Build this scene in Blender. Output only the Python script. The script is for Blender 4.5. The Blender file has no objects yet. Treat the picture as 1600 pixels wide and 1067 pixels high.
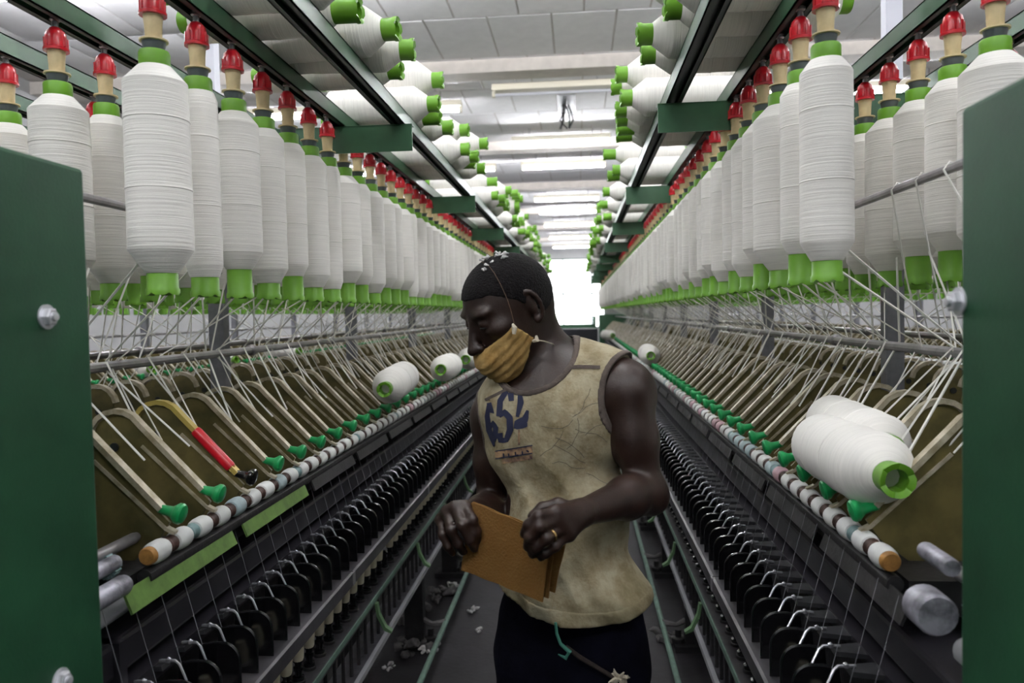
import bpy, math, random
import numpy as np
from mathutils import Vector, Matrix, Euler
PI = math.pi
R = random.Random(7)
SC = bpy.context.scene
COL = SC.collection

# ------------------------------------------------------------------ camera
FPX = 1190.0
VPX, VPY, ROLL = 903.0, 488.0, math.radians(1.0)
vy = Vector(((VPX-800)/FPX, -(VPY-533.5)/FPX, -1.0)).normalized()   # world +Y seen in camera axes
up0 = Vector((-math.sin(ROLL), math.cos(ROLL), 0))
vz = (up0 - vy*up0.dot(vy)).normalized()
vx = vy.cross(vz)
RW = Matrix((vx, vy, vz))            # camera axes -> world
CAM = Vector((0, 0, 1.6))
cam_d = bpy.data.cameras.new('camera')
cam_d.sensor_fit = 'HORIZONTAL'; cam_d.sensor_width = 36.0
cam_d.lens = FPX/1600*36
cam_d.clip_start = 0.02; cam_d.clip_end = 200
cam_d.dof.use_dof = True; cam_d.dof.focus_distance = 1.75; cam_d.dof.aperture_fstop = 4.5
cam = bpy.data.objects.new('camera', cam_d); COL.objects.link(cam)
cam.matrix_world = Matrix.Translation(CAM) @ RW.to_4x4()
SC.camera = cam

def at(px, py, Y):                   # the world point at distance Y down the aisle seen at a pixel
    r = RW @ Vector(((px-800)/FPX, -(py-533.5)/FPX, -1.0))
    return CAM + r*(Y/r.y)

# ------------------------------------------------------------------ world, exposure
w = bpy.data.worlds.new('world'); SC.world = w; w.use_nodes = True
bg = w.node_tree.nodes['Background']
bg.inputs[0].default_value = (0.86, 0.92, 1.0, 1); bg.inputs[1].default_value = 4.0
SC.view_settings.view_transform = 'Standard'; SC.view_settings.look = 'None'
SC.view_settings.gamma = 1; SC.view_settings.use_curve_mapping = False
SC.view_settings.exposure = 0.35
TUBE_POWER = 150.0

# ------------------------------------------------------------------ materials
def mat(name, col, rough=0.6, metal=0.0, noise=0.0, nscale=12.0, col2=None, bump=0.0, bscale=60.0, stretch=None, coord='Object', coat=0.0, sheen=0.0, contrast=None, spec=None):
    m = bpy.data.materials.new(name); m.use_nodes = True
    nt = m.node_tree; N = nt.nodes; L = nt.links
    b = N['Principled BSDF']
    b.inputs['Base Color'].default_value = (*col, 1)
    b.inputs['Roughness'].default_value = rough
    b.inputs['Metallic'].default_value = metal
    if coat: b.inputs['Coat Weight'].default_value = coat; b.inputs['Coat Roughness'].default_value = 0.15
    if sheen: b.inputs['Sheen Weight'].default_value = sheen
    if spec is not None: b.inputs['Specular IOR Level'].default_value = spec
    if noise or bump or col2:
        tc = N.new('ShaderNodeTexCoord'); mp = N.new('ShaderNodeMapping')
        L.new(tc.outputs[coord], mp.inputs[0])
        if stretch: mp.inputs['Scale'].default_value = stretch
    if noise or col2:
        n = N.new('ShaderNodeTexNoise'); n.inputs['Scale'].default_value = nscale; n.inputs['Detail'].default_value = 5; n.inputs['Roughness'].default_value = .62
        L.new(mp.outputs[0], n.inputs['Vector'])
        cr = N.new('ShaderNodeValToRGB')
        c2 = col2 or tuple(c*(1-noise) for c in col)
        lo, hi = contrast or (0.35, 0.68)
        cr.color_ramp.elements[0].position = lo; cr.color_ramp.elements[1].position = hi
        cr.color_ramp.elements[0].color = (*c2, 1); cr.color_ramp.elements[1].color = (*col, 1)
        L.new(n.outputs['Fac'], cr.inputs[0]); L.new(cr.outputs[0], b.inputs['Base Color'])
    if bump:
        n2 = N.new('ShaderNodeTexNoise'); n2.inputs['Scale'].default_value = bscale; n2.inputs['Detail'].default_value = 4
        L.new(mp.outputs[0], n2.inputs['Vector'])
        bp = N.new('ShaderNodeBump'); bp.inputs['Strength'].default_value = bump; bp.inputs['Distance'].default_value = 0.004
        L.new(n2.outputs['Fac'], bp.inputs['Height']); L.new(bp.outputs[0], b.inputs['Normal'])
    return m

def emit(name, col, s):
    m = bpy.data.materials.new(name); m.use_nodes = True
    b = m.node_tree.nodes['Principled BSDF']
    b.inputs['Base Color'].default_value = (.8, .8, .8, 1)
    b.inputs['Emission Color'].default_value = (*col, 1); b.inputs['Emission Strength'].default_value = s
    return m

M = {}
M['yarn'] = mat('roving', (.86, .83, .775), .95, noise=.10, nscale=1.0, bump=.4, bscale=1.0, stretch=(6, 6, 330), sheen=.15)
M['lime'] = mat('lime_plastic', (.140, .355, .020), .45, noise=.12, nscale=30)
M['red'] = mat('red_plastic', (.50, .008, .018), .28, coat=.3)
M['cream'] = mat('cream_plastic', (.72, .58, .33), .5, noise=.15, nscale=60)
M['cup'] = mat('grey_plastic', (.085, .10, .105), .5)
M['rail'] = mat('green_enamel', (.040, .115, .058), .35, noise=.3, nscale=9)
M['slot'] = mat('dark_slot', (.006, .008, .008), .5)
M['cab'] = mat('cabinet_enamel', (.016, .070, .033), .5, spec=.22, noise=.35, nscale=5, bump=.08, bscale=220)
M['plate'] = mat('bronzed_steel', (.185, .145, .050), .5, metal=.3, noise=.6, nscale=10, col2=(.075, .066, .022))
M['arm'] = mat('worn_channel', (.62, .56, .44), .42, metal=.3, noise=.5, nscale=30, col2=(.32, .27, .17))
M['brass'] = mat('yellow_channel', (.50, .38, .10), .4, metal=.3)
M['knob'] = mat('green_knob', (.012, .30, .085), .32, coat=.2)
M['cot'] = mat('white_cot', (.72, .72, .70), .55, noise=.15, nscale=40)
M['cotp'] = mat('pink_cot', (.56, .36, .40), .55, noise=.3, nscale=40)
M['cotg'] = mat('grey_cot', (.42, .52, .54), .55, noise=.3, nscale=40)
M['arbor'] = mat('rusty_arbor', (.085, .040, .030), .55, noise=.6, nscale=50)
M['arborg'] = mat('teal_arbor', (.16, .25, .25), .5)
M['endcap'] = mat('ochre_cap', (.46, .22, .05), .6, noise=.5, nscale=60)
M['steel'] = mat('steel', (.50, .48, .50), .35, metal=.75, noise=.35, nscale=18)
M['bright'] = mat('bright_steel', (.72, .72, .76), .25, metal=.55)
M['post'] = mat('galvanised_post', (.28, .28, .31), .5, metal=.4, noise=.3, nscale=20)
M['postw'] = mat('white_post', (.62, .62, .70), .45)
M['black'] = mat('black_gloss', (.006, .006, .007), .17, coat=.4, noise=.3, nscale=30)
M['lappet'] = mat('dull_black', (.030, .030, .034), .38, noise=.4, nscale=30)
M['roller'] = mat('greasy_roller', (.50, .49, .56), .4, metal=.4, noise=.7, nscale=22, contrast=(.4, .6))
M['hook'] = mat('hook_wire', (.42, .42, .45), .25, metal=.7)
M['dusty'] = mat('dusty_black', (.022, .020, .022), .6, noise=.7, nscale=16, bump=.3, bscale=90)
M['ringr'] = mat('ring_rail', (.085, .080, .088), .45, metal=.3, noise=.5, nscale=14)
M['box'] = mat('dark_box', (.022, .020, .026), .38, noise=.4, nscale=8)
M['cop'] = mat('cream_cop', (.68, .62, .46), .8, noise=.1, nscale=40)
M['strip'] = mat('steel_strip', (.16, .155, .18), .4, metal=.5, noise=.5, nscale=22)
M['pipe'] = mat('pale_green_pipe', (.15, .25, .20), .55, noise=.55, nscale=30, col2=(.10, .16, .13))
M['lime_strip'] = mat('dull_green_strip', (.14, .26, .055), .5, noise=.5, nscale=20)
M['clip'] = mat('green_clip', (.09, .17, .08), .5)
M['lint'] = mat('lint', (.80, .78, .77), 1.0, noise=.4, nscale=60, bump=.8, bscale=200)
M['greylint'] = mat('grey_lint', (.17, .16, .16), 1.0, noise=.4, nscale=60, bump=.8, bscale=200)
M['strand'] = mat('roving_strand', (.80, .78, .72), .95)
M['thread'] = mat('fine_thread', (.15, .15, .165), .9)
M['floor'] = mat('worn_floor', (.030, .027, .032), .6, spec=.25, noise=.6, nscale=3.2, bump=.3, bscale=40)
M['tile'] = mat('ceiling_tile', (.90, .88, .885), .9, noise=.07, nscale=6, bump=.15, bscale=120)
M['joint'] = mat('tile_joint', (.64, .60, .57), .9)
M['beam'] = mat('painted_beam', (.72, .66, .60), .8, noise=.15, nscale=7)
M['wall'] = mat('white_wall', (.42, .42, .42), .85, noise=.1, nscale=3)
M['lampbody'] = mat('lamp_batten', (.74, .69, .56), .5)
M['tube_on'] = emit('lit_tube', (.93, .95, 1.0), TUBE_POWER)
M['tube_off'] = mat('unlit_tube', (.74, .74, .80), .3)
M['cartb'] = mat('dark_bin', (.012, .012, .02), .6, noise=.4, nscale=4)

# ------------------------------------------------------------------ mesh helpers
class MB:
    def __init__(s): s.v = []; s.f = []; s.m = []
    def add(s, vs, fs, mi=0):
        o = len(s.v); s.v += [tuple(v) for v in vs]
        s.f += [tuple(i+o for i in f) for f in fs]; s.m += [mi]*len(fs)
    def box(s, x0, x1, y0, y1, z0, z1, mi=0):
        if x0 > x1: x0, x1 = x1, x0
        s.add([(x0,y0,z0),(x1,y0,z0),(x1,y1,z0),(x0,y1,z0),(x0,y0,z1),(x1,y0,z1),(x1,y1,z1),(x0,y1,z1)],
              [(0,3,2,1),(4,5,6,7),(0,1,5,4),(1,2,6,5),(2,3,7,6),(3,0,4,7)], mi)
    def lathe(s, prof, n=20, axis='z', org=(0,0,0), mi=0, mis=None, a0=0.0):
        # prof: list of (r, t) along the axis
        vs = []; fs = []
        for r, t in prof:
            for k in range(n):
                a = a0+2*PI*k/n; c, d = r*math.cos(a), r*math.sin(a)
                p = {'z': (c, d, t), 'y': (c, t, d), 'x': (t, c, d)}[axis]
                vs.append((p[0]+org[0], p[1]+org[1], p[2]+org[2]))
        for i in range(len(prof)-1):
            for k in range(n):
                a, b = i*n+k, i*n+(k+1) % n
                q = (a, b, b+n, a+n)
                fs.append(q if axis != 'y' else q[::-1])
        e0 = tuple(range(n)); e1 = tuple(range((len(prof)-1)*n, len(prof)*n))
        cap0, cap1 = (e0[::-1], e1) if axis != 'y' else (e0, e1[::-1])
        if prof[0][0] > 1e-5: fs.append(cap0)
        if prof[-1][0] > 1e-5: fs.append(cap1)
        s.add(vs, fs, mi)
        if mis: s.m[-len(fs):] = [mis[min(i//n, len(mis)-1)] for i in range(len(fs))]
    def prism(s, poly, y0, y1, mi=0):     # poly in (x, z), extruded along y
        n = len(poly)
        vs = [(x, y0, z) for x, z in poly] + [(x, y1, z) for x, z in poly]
        fs = [tuple(range(n)), tuple(range(2*n-1, n-1, -1))]
        fs += [(i, i+n, (i+1) % n+n, (i+1) % n) for i in range(n)]
        s.add(vs, fs, mi)
    def tube(s, pts, r, n=6, mi=0, cap=True):
        pts = [Vector(p) for p in pts]; rs = r if isinstance(r, (list, tuple)) else [r]*len(pts)
        vs = []; fs = []; ref = None
        for i, p in enumerate(pts):
            t = (pts[min(i+1, len(pts)-1)]-pts[max(i-1, 0)]).normalized()
            if ref is None: ref = Vector((0, 0, 1)) if abs(t.z) < .9 else Vector((1, 0, 0))
            a = t.cross(ref).normalized(); b = a.cross(t).normalized(); ref = b
            for k in range(n):
                an = 2*PI*k/n; vs.append(p + (a*math.cos(an)+b*math.sin(an))*rs[i])
        for i in range(len(pts)-1):
            for k in range(n):
                q = i*n+k; q2 = i*n+(k+1) % n
                fs.append((q, q+n, q2+n, q2))
        if cap: fs.append(tuple(range(n))); fs.append(tuple(range(len(pts)*n-1, (len(pts)-1)*n-1, -1)))
        s.add(vs, fs, mi)
    def mesh(s, name, mats, smooth=30):
        me = bpy.data.meshes.new(name); me.from_pydata(s.v, [], s.f)
        if not isinstance(mats, (list, tuple)): mats = [mats]
        for m in mats: me.materials.append(m)
        if len(mats) > 1: me.polygons.foreach_set('material_index', s.m)
        me.validate()
        import bmesh
        bm = bmesh.new(); bm.from_mesh(me); bmesh.ops.recalc_face_normals(bm, faces=bm.faces); bm.to_mesh(me); bm.free()
        if smooth:
            me.polygons.foreach_set('use_smooth', [True]*len(me.polygons))
            me.set_sharp_from_angle(angle=math.radians(smooth))
        me.update(); return me

def O(name, me, parent=None, loc=(0,0,0), rot=(0,0,0), scale=None, **kw):
    o = bpy.data.objects.new(name, me); COL.objects.link(o)
    o.location = loc; o.rotation_euler = rot
    if scale: o.scale = scale
    if parent is not None: o.parent = parent
    for k, v in kw.items(): o[k] = v
    return o
def thing(name, label, cat, loc=(0,0,0), rot=(0,0,0), group=None):
    o = O(name, None, None, loc, rot, label=label, category=cat)
    o.empty_display_size = .05
    if group: o['group'] = group
    return o
def merged(name, me, xf, mats=None):      # one mesh out of many placed copies; xf = list of 4x4
    n = len(me.vertices); co = np.empty(n*3, np.float32); me.vertices.foreach_get('co', co); co = co.reshape(-1, 3)
    loops = np.array([l.vertex_index for l in me.loops], np.int32)
    ls = np.array([p.loop_start for p in me.polygons], np.int32); lt = np.array([p.loop_total for p in me.polygons], np.int32)
    mi = np.array([p.material_index for p in me.polygons], np.int32)
    K = len(xf); V = []; 
    for m in xf:
        a = np.array(m, np.float32); V.append(co @ a[:3, :3].T + a[:3, 3])
    out = bpy.data.meshes.new(name)
    out.vertices.add(n*K); out.vertices.foreach_set('co', np.concatenate(V).ravel())
    out.loops.add(len(loops)*K); out.loops.foreach_set('vertex_index', (loops[None]+np.arange(K, dtype=np.int32)[:, None]*n).ravel())
    out.polygons.add(len(ls)*K)
    out.polygons.foreach_set('loop_start', (ls[None]+np.arange(K, dtype=np.int32)[:, None]*len(loops)).ravel())
    out.polygons.foreach_set('material_index', np.tile(mi, K))
    out.polygons.foreach_set('use_smooth', [True]*(len(ls)*K))
    for m in me.materials: out.materials.append(m)
    out.update(calc_edges=True); out.validate()
    out.set_sharp_from_angle(angle=math.radians(32))
    return out
def T(x, y, z, rx=0, ry=0, rz=0, s=1):
    return Matrix.Translation((x, y, z)) @ Euler((rx, ry, rz)).to_matrix().to_4x4() @ Matrix.Scale(s, 4)
def boxmesh(name, m, *b, bevel=0):
    q = MB(); q.box(*b); me = q.mesh(name, m, smooth=0)
    if bevel:
        import bmesh
        bm = bmesh.new(); bm.from_mesh(me)
        bmesh.ops.bevel(bm, geom=bm.edges[:], offset=bevel, segments=2, affect='EDGES', profile=.5)
        bm.to_mesh(me); bm.free()
    return me
ORD = 'nearest second third fourth fifth sixth seventh eighth ninth tenth eleventh twelfth thirteenth fourteenth fifteenth sixteenth seventeenth eighteenth nineteenth twentieth'.split()

# ------------------------------------------------------------------ room
XL, XR, YN, YF, CZ = -6.6, 6.6, -3.2, 34.0, 4.55
def struct(name, me, loc=(0,0,0), parent=None):
    o = O(name, me, parent, loc)
    if parent is None: o['kind'] = 'structure'
    return o
struct('floor', boxmesh('floor', M['floor'], XL, XR, YN, YF, -.1, 0))
struct('wall_left', boxmesh('wall_left', M['wall'], XL-.15, XL, YN, YF, 0, CZ))
struct('wall_right', boxmesh('wall_right', M['wall'], XR, XR+.15, YN, YF, 0, CZ))
struct('wall_near', boxmesh('wall_near', M['wall'], XL, XR, YN-.15, YN, 0, CZ))
q = MB()
WX0, WX1, WZ0, WZ1 = -1.9, 1.9, .9, 4.0
q.box(XL, WX0, YF, YF+.2, 0, CZ); q.box(WX1, XR, YF, YF+.2, 0, CZ)
q.box(WX0, WX1, YF, YF+.2, 0, WZ0); q.box(WX0, WX1, YF, YF+.2, WZ1, CZ)
struct('wall_far', q.mesh('wall_far', M['wall'], 0))
win = O('window_1', None, None, (0, YF, 0)); win['kind'] = 'structure'
q = MB()
for x in (-1.9, -.67, .59, 1.84): q.box(x, x+.06, .02, .10, WZ0, WZ1)
for z in (.9, 2.4, 3.94): q.box(-1.9, 1.9, .03, .09, z, z+.06)
O('window_frame', q.mesh('window_frame', M['rail'], 0), win)
gl = emit('bright_daylight_pane', (.95, .97, 1.0), 3.2)
for i in range(3):
    for j in range(2):
        O('window_pane', boxmesh('pane', gl, -1.84+i*1.25, -.67+i*1.25, .055, .065, (.96, 2.46)[j], (2.4, 3.94)[j]), win)
# ceiling: a slab with brick-bond tiles hung under it
ceil = O('ceiling', boxmesh('ceiling', M['joint'], XL, XR, YN, YF, CZ, CZ+.12)); ceil['kind'] = 'structure'
tm = boxmesh('ceiling_tile', M['tile'], -.311, .311, -.588, .588, -.014, .004, bevel=.005)
cells = []
for r in range(31):
    y = YN+.6+r*1.2
    for c in range(-10, 11):
        x = c*.64 + (.11 if r % 2 else -.21)
        if XL+.33 < x < XR-.33 and y < YF-.6: cells.append((x, y))
near = sorted(cells, key=lambda c: (0 if 4 < c[1] < 20 and abs(c[0]) < .42*c[1]+.4 else 1, c[1]))
for x, y in near[:280]: O('ceiling_tile', tm, ceil, (x, y, CZ), (R.uniform(-.002, .002), R.uniform(-.003, .003), 0))
o = O('far_ceiling_tiles', merged('far_tiles', tm, [T(x, y, CZ) for x, y in near[280:]]), ceil); o['kind'] = 'stuff'
for i, y in enumerate((9.0, 13.2, 17.4, 21.6, 25.8, 30.0)):
    struct('trim_%d' % (i+1), boxmesh('beam', M['beam'], XL, XR, y-.16, y+.16, CZ-.16, CZ-.012))
# ragged opening in the ceiling with hanging wires
hp = at(884, 178, 10.3); hp = at(884, 170, 9.9)
hole = thing('ceiling_hole', 'small ragged opening in the ceiling tiles with dark wires hanging out', 'hole', (hp.x, 10.9, CZ-.014))
q = MB(); q.box(-.13, .13, -.5, .5, -.004, .002); O('opening', q.mesh('opening', M['slot'], 0), hole)
q = MB()
for i in range(5):
    x = R.uniform(-.08, .08); q.tube([(x, .0, 0), (x+R.uniform(-.05, .05), 0, -.1), (x+R.uniform(-.08, .08), 0, -.22), (x+R.uniform(-.08, .08), 0, -.34)], .012, 5)
O('wire', q.mesh('wire', M['dusty']), hole)

# fluorescent lamps: batten with one tube hanging under the ceiling
q = MB(); q.box(-.78, .78, -.072, .072, .025, .10); q.box(-.78, -.745, -.03, .03, -.045, .03); q.box(.745, .78, -.03, .03, -.045, .03)
lb = q.mesh('lamp_batten', M['lampbody'], 0)
q = MB(); q.lathe([(.016, -.745), (.016, .745)], 8, 'x', (0, 0, -.02)); tub_on = q.mesh('lamp_tube', M['tube_on']); 
q = MB(); q.lathe([(.016, -.745), (.016, .745)], 10, 'x', (0, 0, -.02)); tub_off = q.mesh('lamp_tube', M['tube_off'])
q = MB(); q.tube([(-.5, 0, .1), (-.5, 0, .36)], .008, 5); q.tube([(.5, 0, .1), (.5, 0, .36)], .008, 5); lrod = q.mesh('hanger_rod', M['steel'])
def lamp(x, y, z, on, label, group=None):
    t = thing('ceiling_lamp', label, 'lamp', (x, y, z), group=group)
    O('lamp_batten', lb, t); O('lamp_tube', tub_on if on else tub_off, t); O('hanger_rod', lrod, t)
lamp(-.22, 9.4, 4.30, False, 'unlit fluorescent lamp under the nearest ceiling beam over the aisle')
names = ['lit fluorescent lamp, nearest of the glowing row over the aisle', 'lit fluorescent lamp, second glowing tube from the near end over the aisle']
for i, y in enumerate((12.2, 14.2, 18.3, 20.6, 23.6, 27.6, 31.5)):
    lamp(-.22, y, 4.30, True, names[i] if i < 2 else 'lit fluorescent lamp, %s glowing tube down the centre aisle' % ORD[i], None)
for y in (-1.6, 1.4, 4.6):
    lamp(-.22, y, 4.30, True, 'lit fluorescent lamp overhead near the green cabinets, above the picture', 'overhead lamps out of the picture')
for x, sd in ((-2.25, 'left'), (1.82, 'right'), (-4.3, 'left'), (3.9, 'right')):
    for y in (-1.0, 2.5, 6, 10, 14.2, 18.3, 23, 28):
        lamp(x, y, 4.30, True, 'lit fluorescent lamp over a neighbouring aisle on the %s' % sd, 'lamps over the %s aisles' % sd)

# ------------------------------------------------------------------ roving bobbins
def pack_profile(r, hi=1):
    rb = .0245; z0, z1 = (.060 if r in (.040, .049) else .037), .386
    c0 = .016+(r-rb)*.85; c1 = .010+(r-rb)*.62
    pr = [(rb, z0), (rb+.002, z0+.0005), (r*.985, z0+c0-.002), (r*.995, z0+c0)]
    n = 12 if hi else 2
    for i in range(1, n):
        t = i/n; rr_ = r*(1+.008*math.sin(i*2.3+r*90)-.02*t); zz_ = z0+c0+(z1-c1-z0-c0)*t; pr.append((rr_, zz_))
        if i in (4, 9) and hi: pr += [(rr_, zz_+.006), (rr_+.0009, zz_+.0068), (rr_+.0009, zz_+.0080), (rr_, zz_+.0088)]      # a stray wrap standing proud
    pr += [(r*.975, z1-c1), (r*.955, z1-c1+.002), (rb+.003, z1), (rb, z1)]
    return pr
RAD = [.034, .040, .045, .049, .053, .058, .064]
PACK = []; PACKL = []
for r in RAD:
    q = MB(); q.lathe(pack_profile(r), 28); PACK.append(q.mesh('roving_package', M['yarn'], 22))
    q = MB(); q.lathe(pack_profile(r, 0), 10); q.lathe([(.027, 0), (.025, .036)], 10, mi=1); q.lathe([(.025, .386), (.025, .412)], 10, mi=1)
    PACKL.append(q.mesh('far_bobbin', [M['yarn'], M['lime']], 22))
def flange(bottom):
    q = MB(); n = 24
    pr = [(.0275, .0), (.0275, .010), (.0255, .013), (.0250, .066), (.018, .066), (.018, .004)] if bottom else \
         [(.0245, .384), (.0250, .386), (.0252, .408), (.0235, .412), (.018, .412), (.018, .384)]
    q.lathe(pr+[pr[0]], n)
    q.f = [f for f in q.f if len(f) == 4]; q.m = [0]*len(q.f)
    if bottom:
        for k in range(n):
            if k % 4 == 0: 
                for ring in (0, 6): x, y, z = q.v[ring*n+k]; q.v[ring*n+k] = (x, y, .0040)
                x, y, z = q.v[5*n+k]; q.v[5*n+k] = (x, y, .006)
    return q.mesh('flange', M['lime'], 35)
FB, FT = flange(True), flange(False)
q = MB(); q.lathe([(.017, .01), (.017, .40)], 12); q.f = [f for f in q.f if len(f) == 4]; q.m = [0]*len(q.f)
CORE = q.mesh('tube_core', M['lime'])
RP = [0]
def bobbin(loc, k, label, group=None, rot=(0,0,0), strand=None):
    t = thing('roving_bobbin', label, 'bobbin', loc, rot, group)
    RP[0] += 1
    O('yarn_package', PACK[k], t, rot=(0, 0, R.uniform(0, 6)))
    O('bottom_flange', FB, t, rot=(0, 0, R.uniform(0, 6))); O('top_flange', FT, t)
    return t
def sizeword(k): return ('slim', 'slim', 'medium', 'medium', 'full', 'full', 'fat')[k]

# holder that the bobbin hangs from (part of the creel); origin at bobbin bottom
q = MB(); q.lathe([(.0125, .428), (.0135, .431), (.0145, .455), (.0165, .476), (.012, .480)], 18)
q.lathe([(.019, .4275), (.0235, .4285), (.0235, .431), (.013, .4325)], 18)
HS = q.mesh('holder_neck', M['cream'])
q = MB(); q.lathe([(.0225, .472), (.0225, .477), (.0195, .479), (.0195, .495), (.0165, .508), (.009, .5165), (.0, .518)], 18)
for k in range(8):
    a = k*PI/4; q.box(-.0015+.0195*math.cos(a), .0015+.0195*math.cos(a), .0195*math.sin(a)-.0015, .0195*math.sin(a)+.0015, .479, .497)
HC = q.mesh('holder_cap', M['red'], 40)
q = MB(); q.lathe([(.014, .408), (.0165, .413), (.0195, .4275), (.013, .4275)], 18); HG = q.mesh('holder_cup', M['cup'])
q = MB(); q.lathe([(.006, .514), (.006, .528), (.010, .530), (.010, .536)], 10); HT = q.mesh('holder_stud', M['steel'])
q = MB(); q.box(-.0015, .0015, -.0162, -.0135, .437, .452); q.box(-.0015, .0015, .0135, .0162, .437, .452); HW = q.mesh('holder_slot', M['cup'], 0)
q = MB(); q.lathe([(.0135, .428), (.0155, .478)], 8, mi=0); q.lathe([(.022, .474), (.019, .50), (0, .518)], 8, mi=1); q.lathe([(.014, .410), (.021, .430)], 8, mi=2)
HFAR = q.mesh('far_holder', [M['cream'], M['red'], M['cup']])
def holder(root, loc):
    L0 = Vector(loc)-root.location
    h = O('bobbin_holder', HS, root, L0)
    O('cap', HC, h, rot=(0, 0, R.uniform(0, 1))); O('cup', HG, h); O('stud', HT, h); 
    return h

# ------------------------------------------------------------------ spinning frame
ZB = 1.644            # bobbin bottoms
PITCH = .15
YEND = 14.4
def rod(pts, r, n=8): 
    q = MB(); q.tube(pts, r, n); return q
SIDE = {}
def side_meshes(s):
    # all in (x = s*d, y, z)
    if s in SIDE: return SIDE[s]
    D = {}
    # weighting arm side plate, seen flat from the aisle end
    poly = [(.012, 1.243), (.150, 1.385)]
    for k in range(9):
        a = math.radians(128-k*17); poly.append((.200+.048*math.cos(a), 1.368+.048*math.sin(a)))
    poly += [(.262, 1.31), (.268, 1.20), (.22, 1.155), (.08, 1.175), (.035, 1.21)]
    P = [(s*d, z) for d, z in poly]
    q = MB(); q.prism(P, -.003, .003); D['plate'] = q.mesh('arm_plate', M['plate'], 0)
    # hole bolts on the plate
    q = MB()
    for d, z in ((.205, 1.352),): q.lathe([(.009, -.006), (.009, .006)], 10, 'y', (s*d, 0, z))
    D['bolt'] = q.mesh('arm_bolt', M['slot'])
    # channel along the upper edge (swept box)
    path = [(.030, 1.264), (.150, 1.388)]
    for k in range(7):
        a = math.radians(128-k*20); path.append((.200+.051*math.cos(a), 1.368+.051*math.sin(a)))
    def sweep(path, wy, th, mt, nm):
        q = MB(); vs = []; n = len(path)
        for i, (d, z) in enumerate(path):
            a = Vector(path[max(i-1, 0)]); b = Vector(path[min(i+1, n-1)]); t = (b-a).normalized(); nrm = Vector((-t.y, t.x))
            for yy, tt in ((-wy, 0), (wy, 0), (wy, th), (-wy, th)): vs.append((s*(d+nrm.x*tt), yy, z+nrm.y*tt))
        fs = []
        for i in range(n-1):
            for k in range(4): a = i*4+k; b = i*4+(k+1) % 4; fs.append((a, b, b+4, a+4))
        fs += [(0, 1, 2, 3), tuple(range(4*n-4, 4*n))]
        q.add(vs, fs); return q.mesh(nm, mt, 30)
    D['channel'] = sweep(path, .0085, .010, M['arm'], 'arm_channel')
    D['channel_brass'] = sweep(path, .0085, .010, M['brass'], 'arm_channel')
    D['lever'] = sweep([(.004, 1.222), (.020, 1.230), (.150, 1.352)], .0065, .006, M['arm'], 'arm_lever')
    # knob
    q = MB(); v0 = Vector((s*.034, 0, 1.268)); v1 = Vector((s*-.012, 0, 1.257)); ax = (v1-v0)
    prof = [(0, .005), (.05, .0075), (.25, .0085), (.55, .010), (.70, .015), (.78, .0185), (.92, .019), (1.0, .016), (1.04, .006), (1.06, 0)]
    q.tube([v0+ax*t for t, r in prof], [max(r, .0003) for t, r in prof], 14); D['knob'] = q.mesh('arm_knob', M['knob'], 40)
    q = MB(); q.tube([v0+ax*t for t, r in prof], [max(r, .0003) for t, r in prof], 14); D['knobb'] = q.mesh('arm_knob', M['black'], 40)
    # cot rollers and arbors
    for nm, mt in (('cot', 'cot'), ('cotp', 'cotp'), ('cotg', 'cotg')):
        q = MB(); q.lathe([(.0125, -.0225), (.0158, -.0215), (.0182, -.016), (.0192, -.007), (.0192, .007), (.0182, .016), (.0158, .0215), (.0125, .0225)], 20, 'y', (s*.010, 0, 1.207)); D[nm] = q.mesh('cot_roller', M[mt], 40)
    for nm, mt in (('arbor', 'arbor'), ('arborg', 'arborg')):
        q = MB(); q.lathe([(.012, -.0165), (.0150, -.010), (.0125, -.004), (.0125, .004), (.0150, .010), (.012, .0165)], 14, 'y', (s*.010, 0, 1.207)); 
        D[nm] = q.mesh('arbor', M[mt], 30)
    q = MB(); q.lathe([(.0, -.008), (.013, -.008), (.0155, -.005), (.0155, .004)], 20, 'y', (s*.010, 0, 1.207)); D['endcap'] = q.mesh('end_cap', M['endcap'], 40)
    # separators
    pl = [(-.094, .903), (-.094, .955)]
    for k in range(1, 8):
        a = PI-k*PI/14; pl.append((-.062+.032*math.cos(a), .961+.034*math.sin(a)))
    pl += [(-.045, .995), (-.018, .990), (-.014, .94), (-.014, .903)]
    P = [(s*d, z) for d, z in pl]
    q = MB(); q.prism(P, -.0022, .0022)
    q.tube([(x, 0, z) for x, z in P[:-2]], .0030, 6); D['sep'] = q.mesh('separator', M['black'], 40)
    # lappet with its hook
    q = MB(); q.add([(s*.035, -.024, 1.000), (s*.035, .024, 1.000), (s*-.016, .013, 1.000), (s*-.016, -.013, 1.000), (s*.035, -.024, 1.008), (s*.035, .024, 1.008), (s*-.014, .013, 1.0085), (s*-.014, -.013, 1.0085)],
        [(0,3,2,1),(4,5,6,7),(0,1,5,4),(1,2,6,5),(2,3,7,6),(3,0,4,7)])
    D['lappet'] = q.mesh('lappet', M['lappet'], 0)
    q = MB(); q.tube([(s*-.004, 0, 1.012), (s*-.018, 0, 1.0125), (s*-.032, 0, 1.012), (s*-.040, -.001, 1.006), (s*-.056, -.010, .982)], [.0032, .0032, .0030, .0027, .0022], 7)
    q.lathe([(.0, -.006), (.0050, -.003), (.0050, .003), (0, .006)], 8, 'z', (s*-.020, 0, 1.013))
    D['hook'] = q.mesh('lappet_hook', M['hook'])
    # cop below the ring rail and its spindle foot
    q = MB(); q.lathe([(.010, .768), (.0135, .775), (.0152, .80), (.0152, .93), (.009, .95)], 14, 'z', (s*-.045, 0, 0)); D['cop'] = q.mesh('cop_tube', M['cop'], 40)
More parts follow.
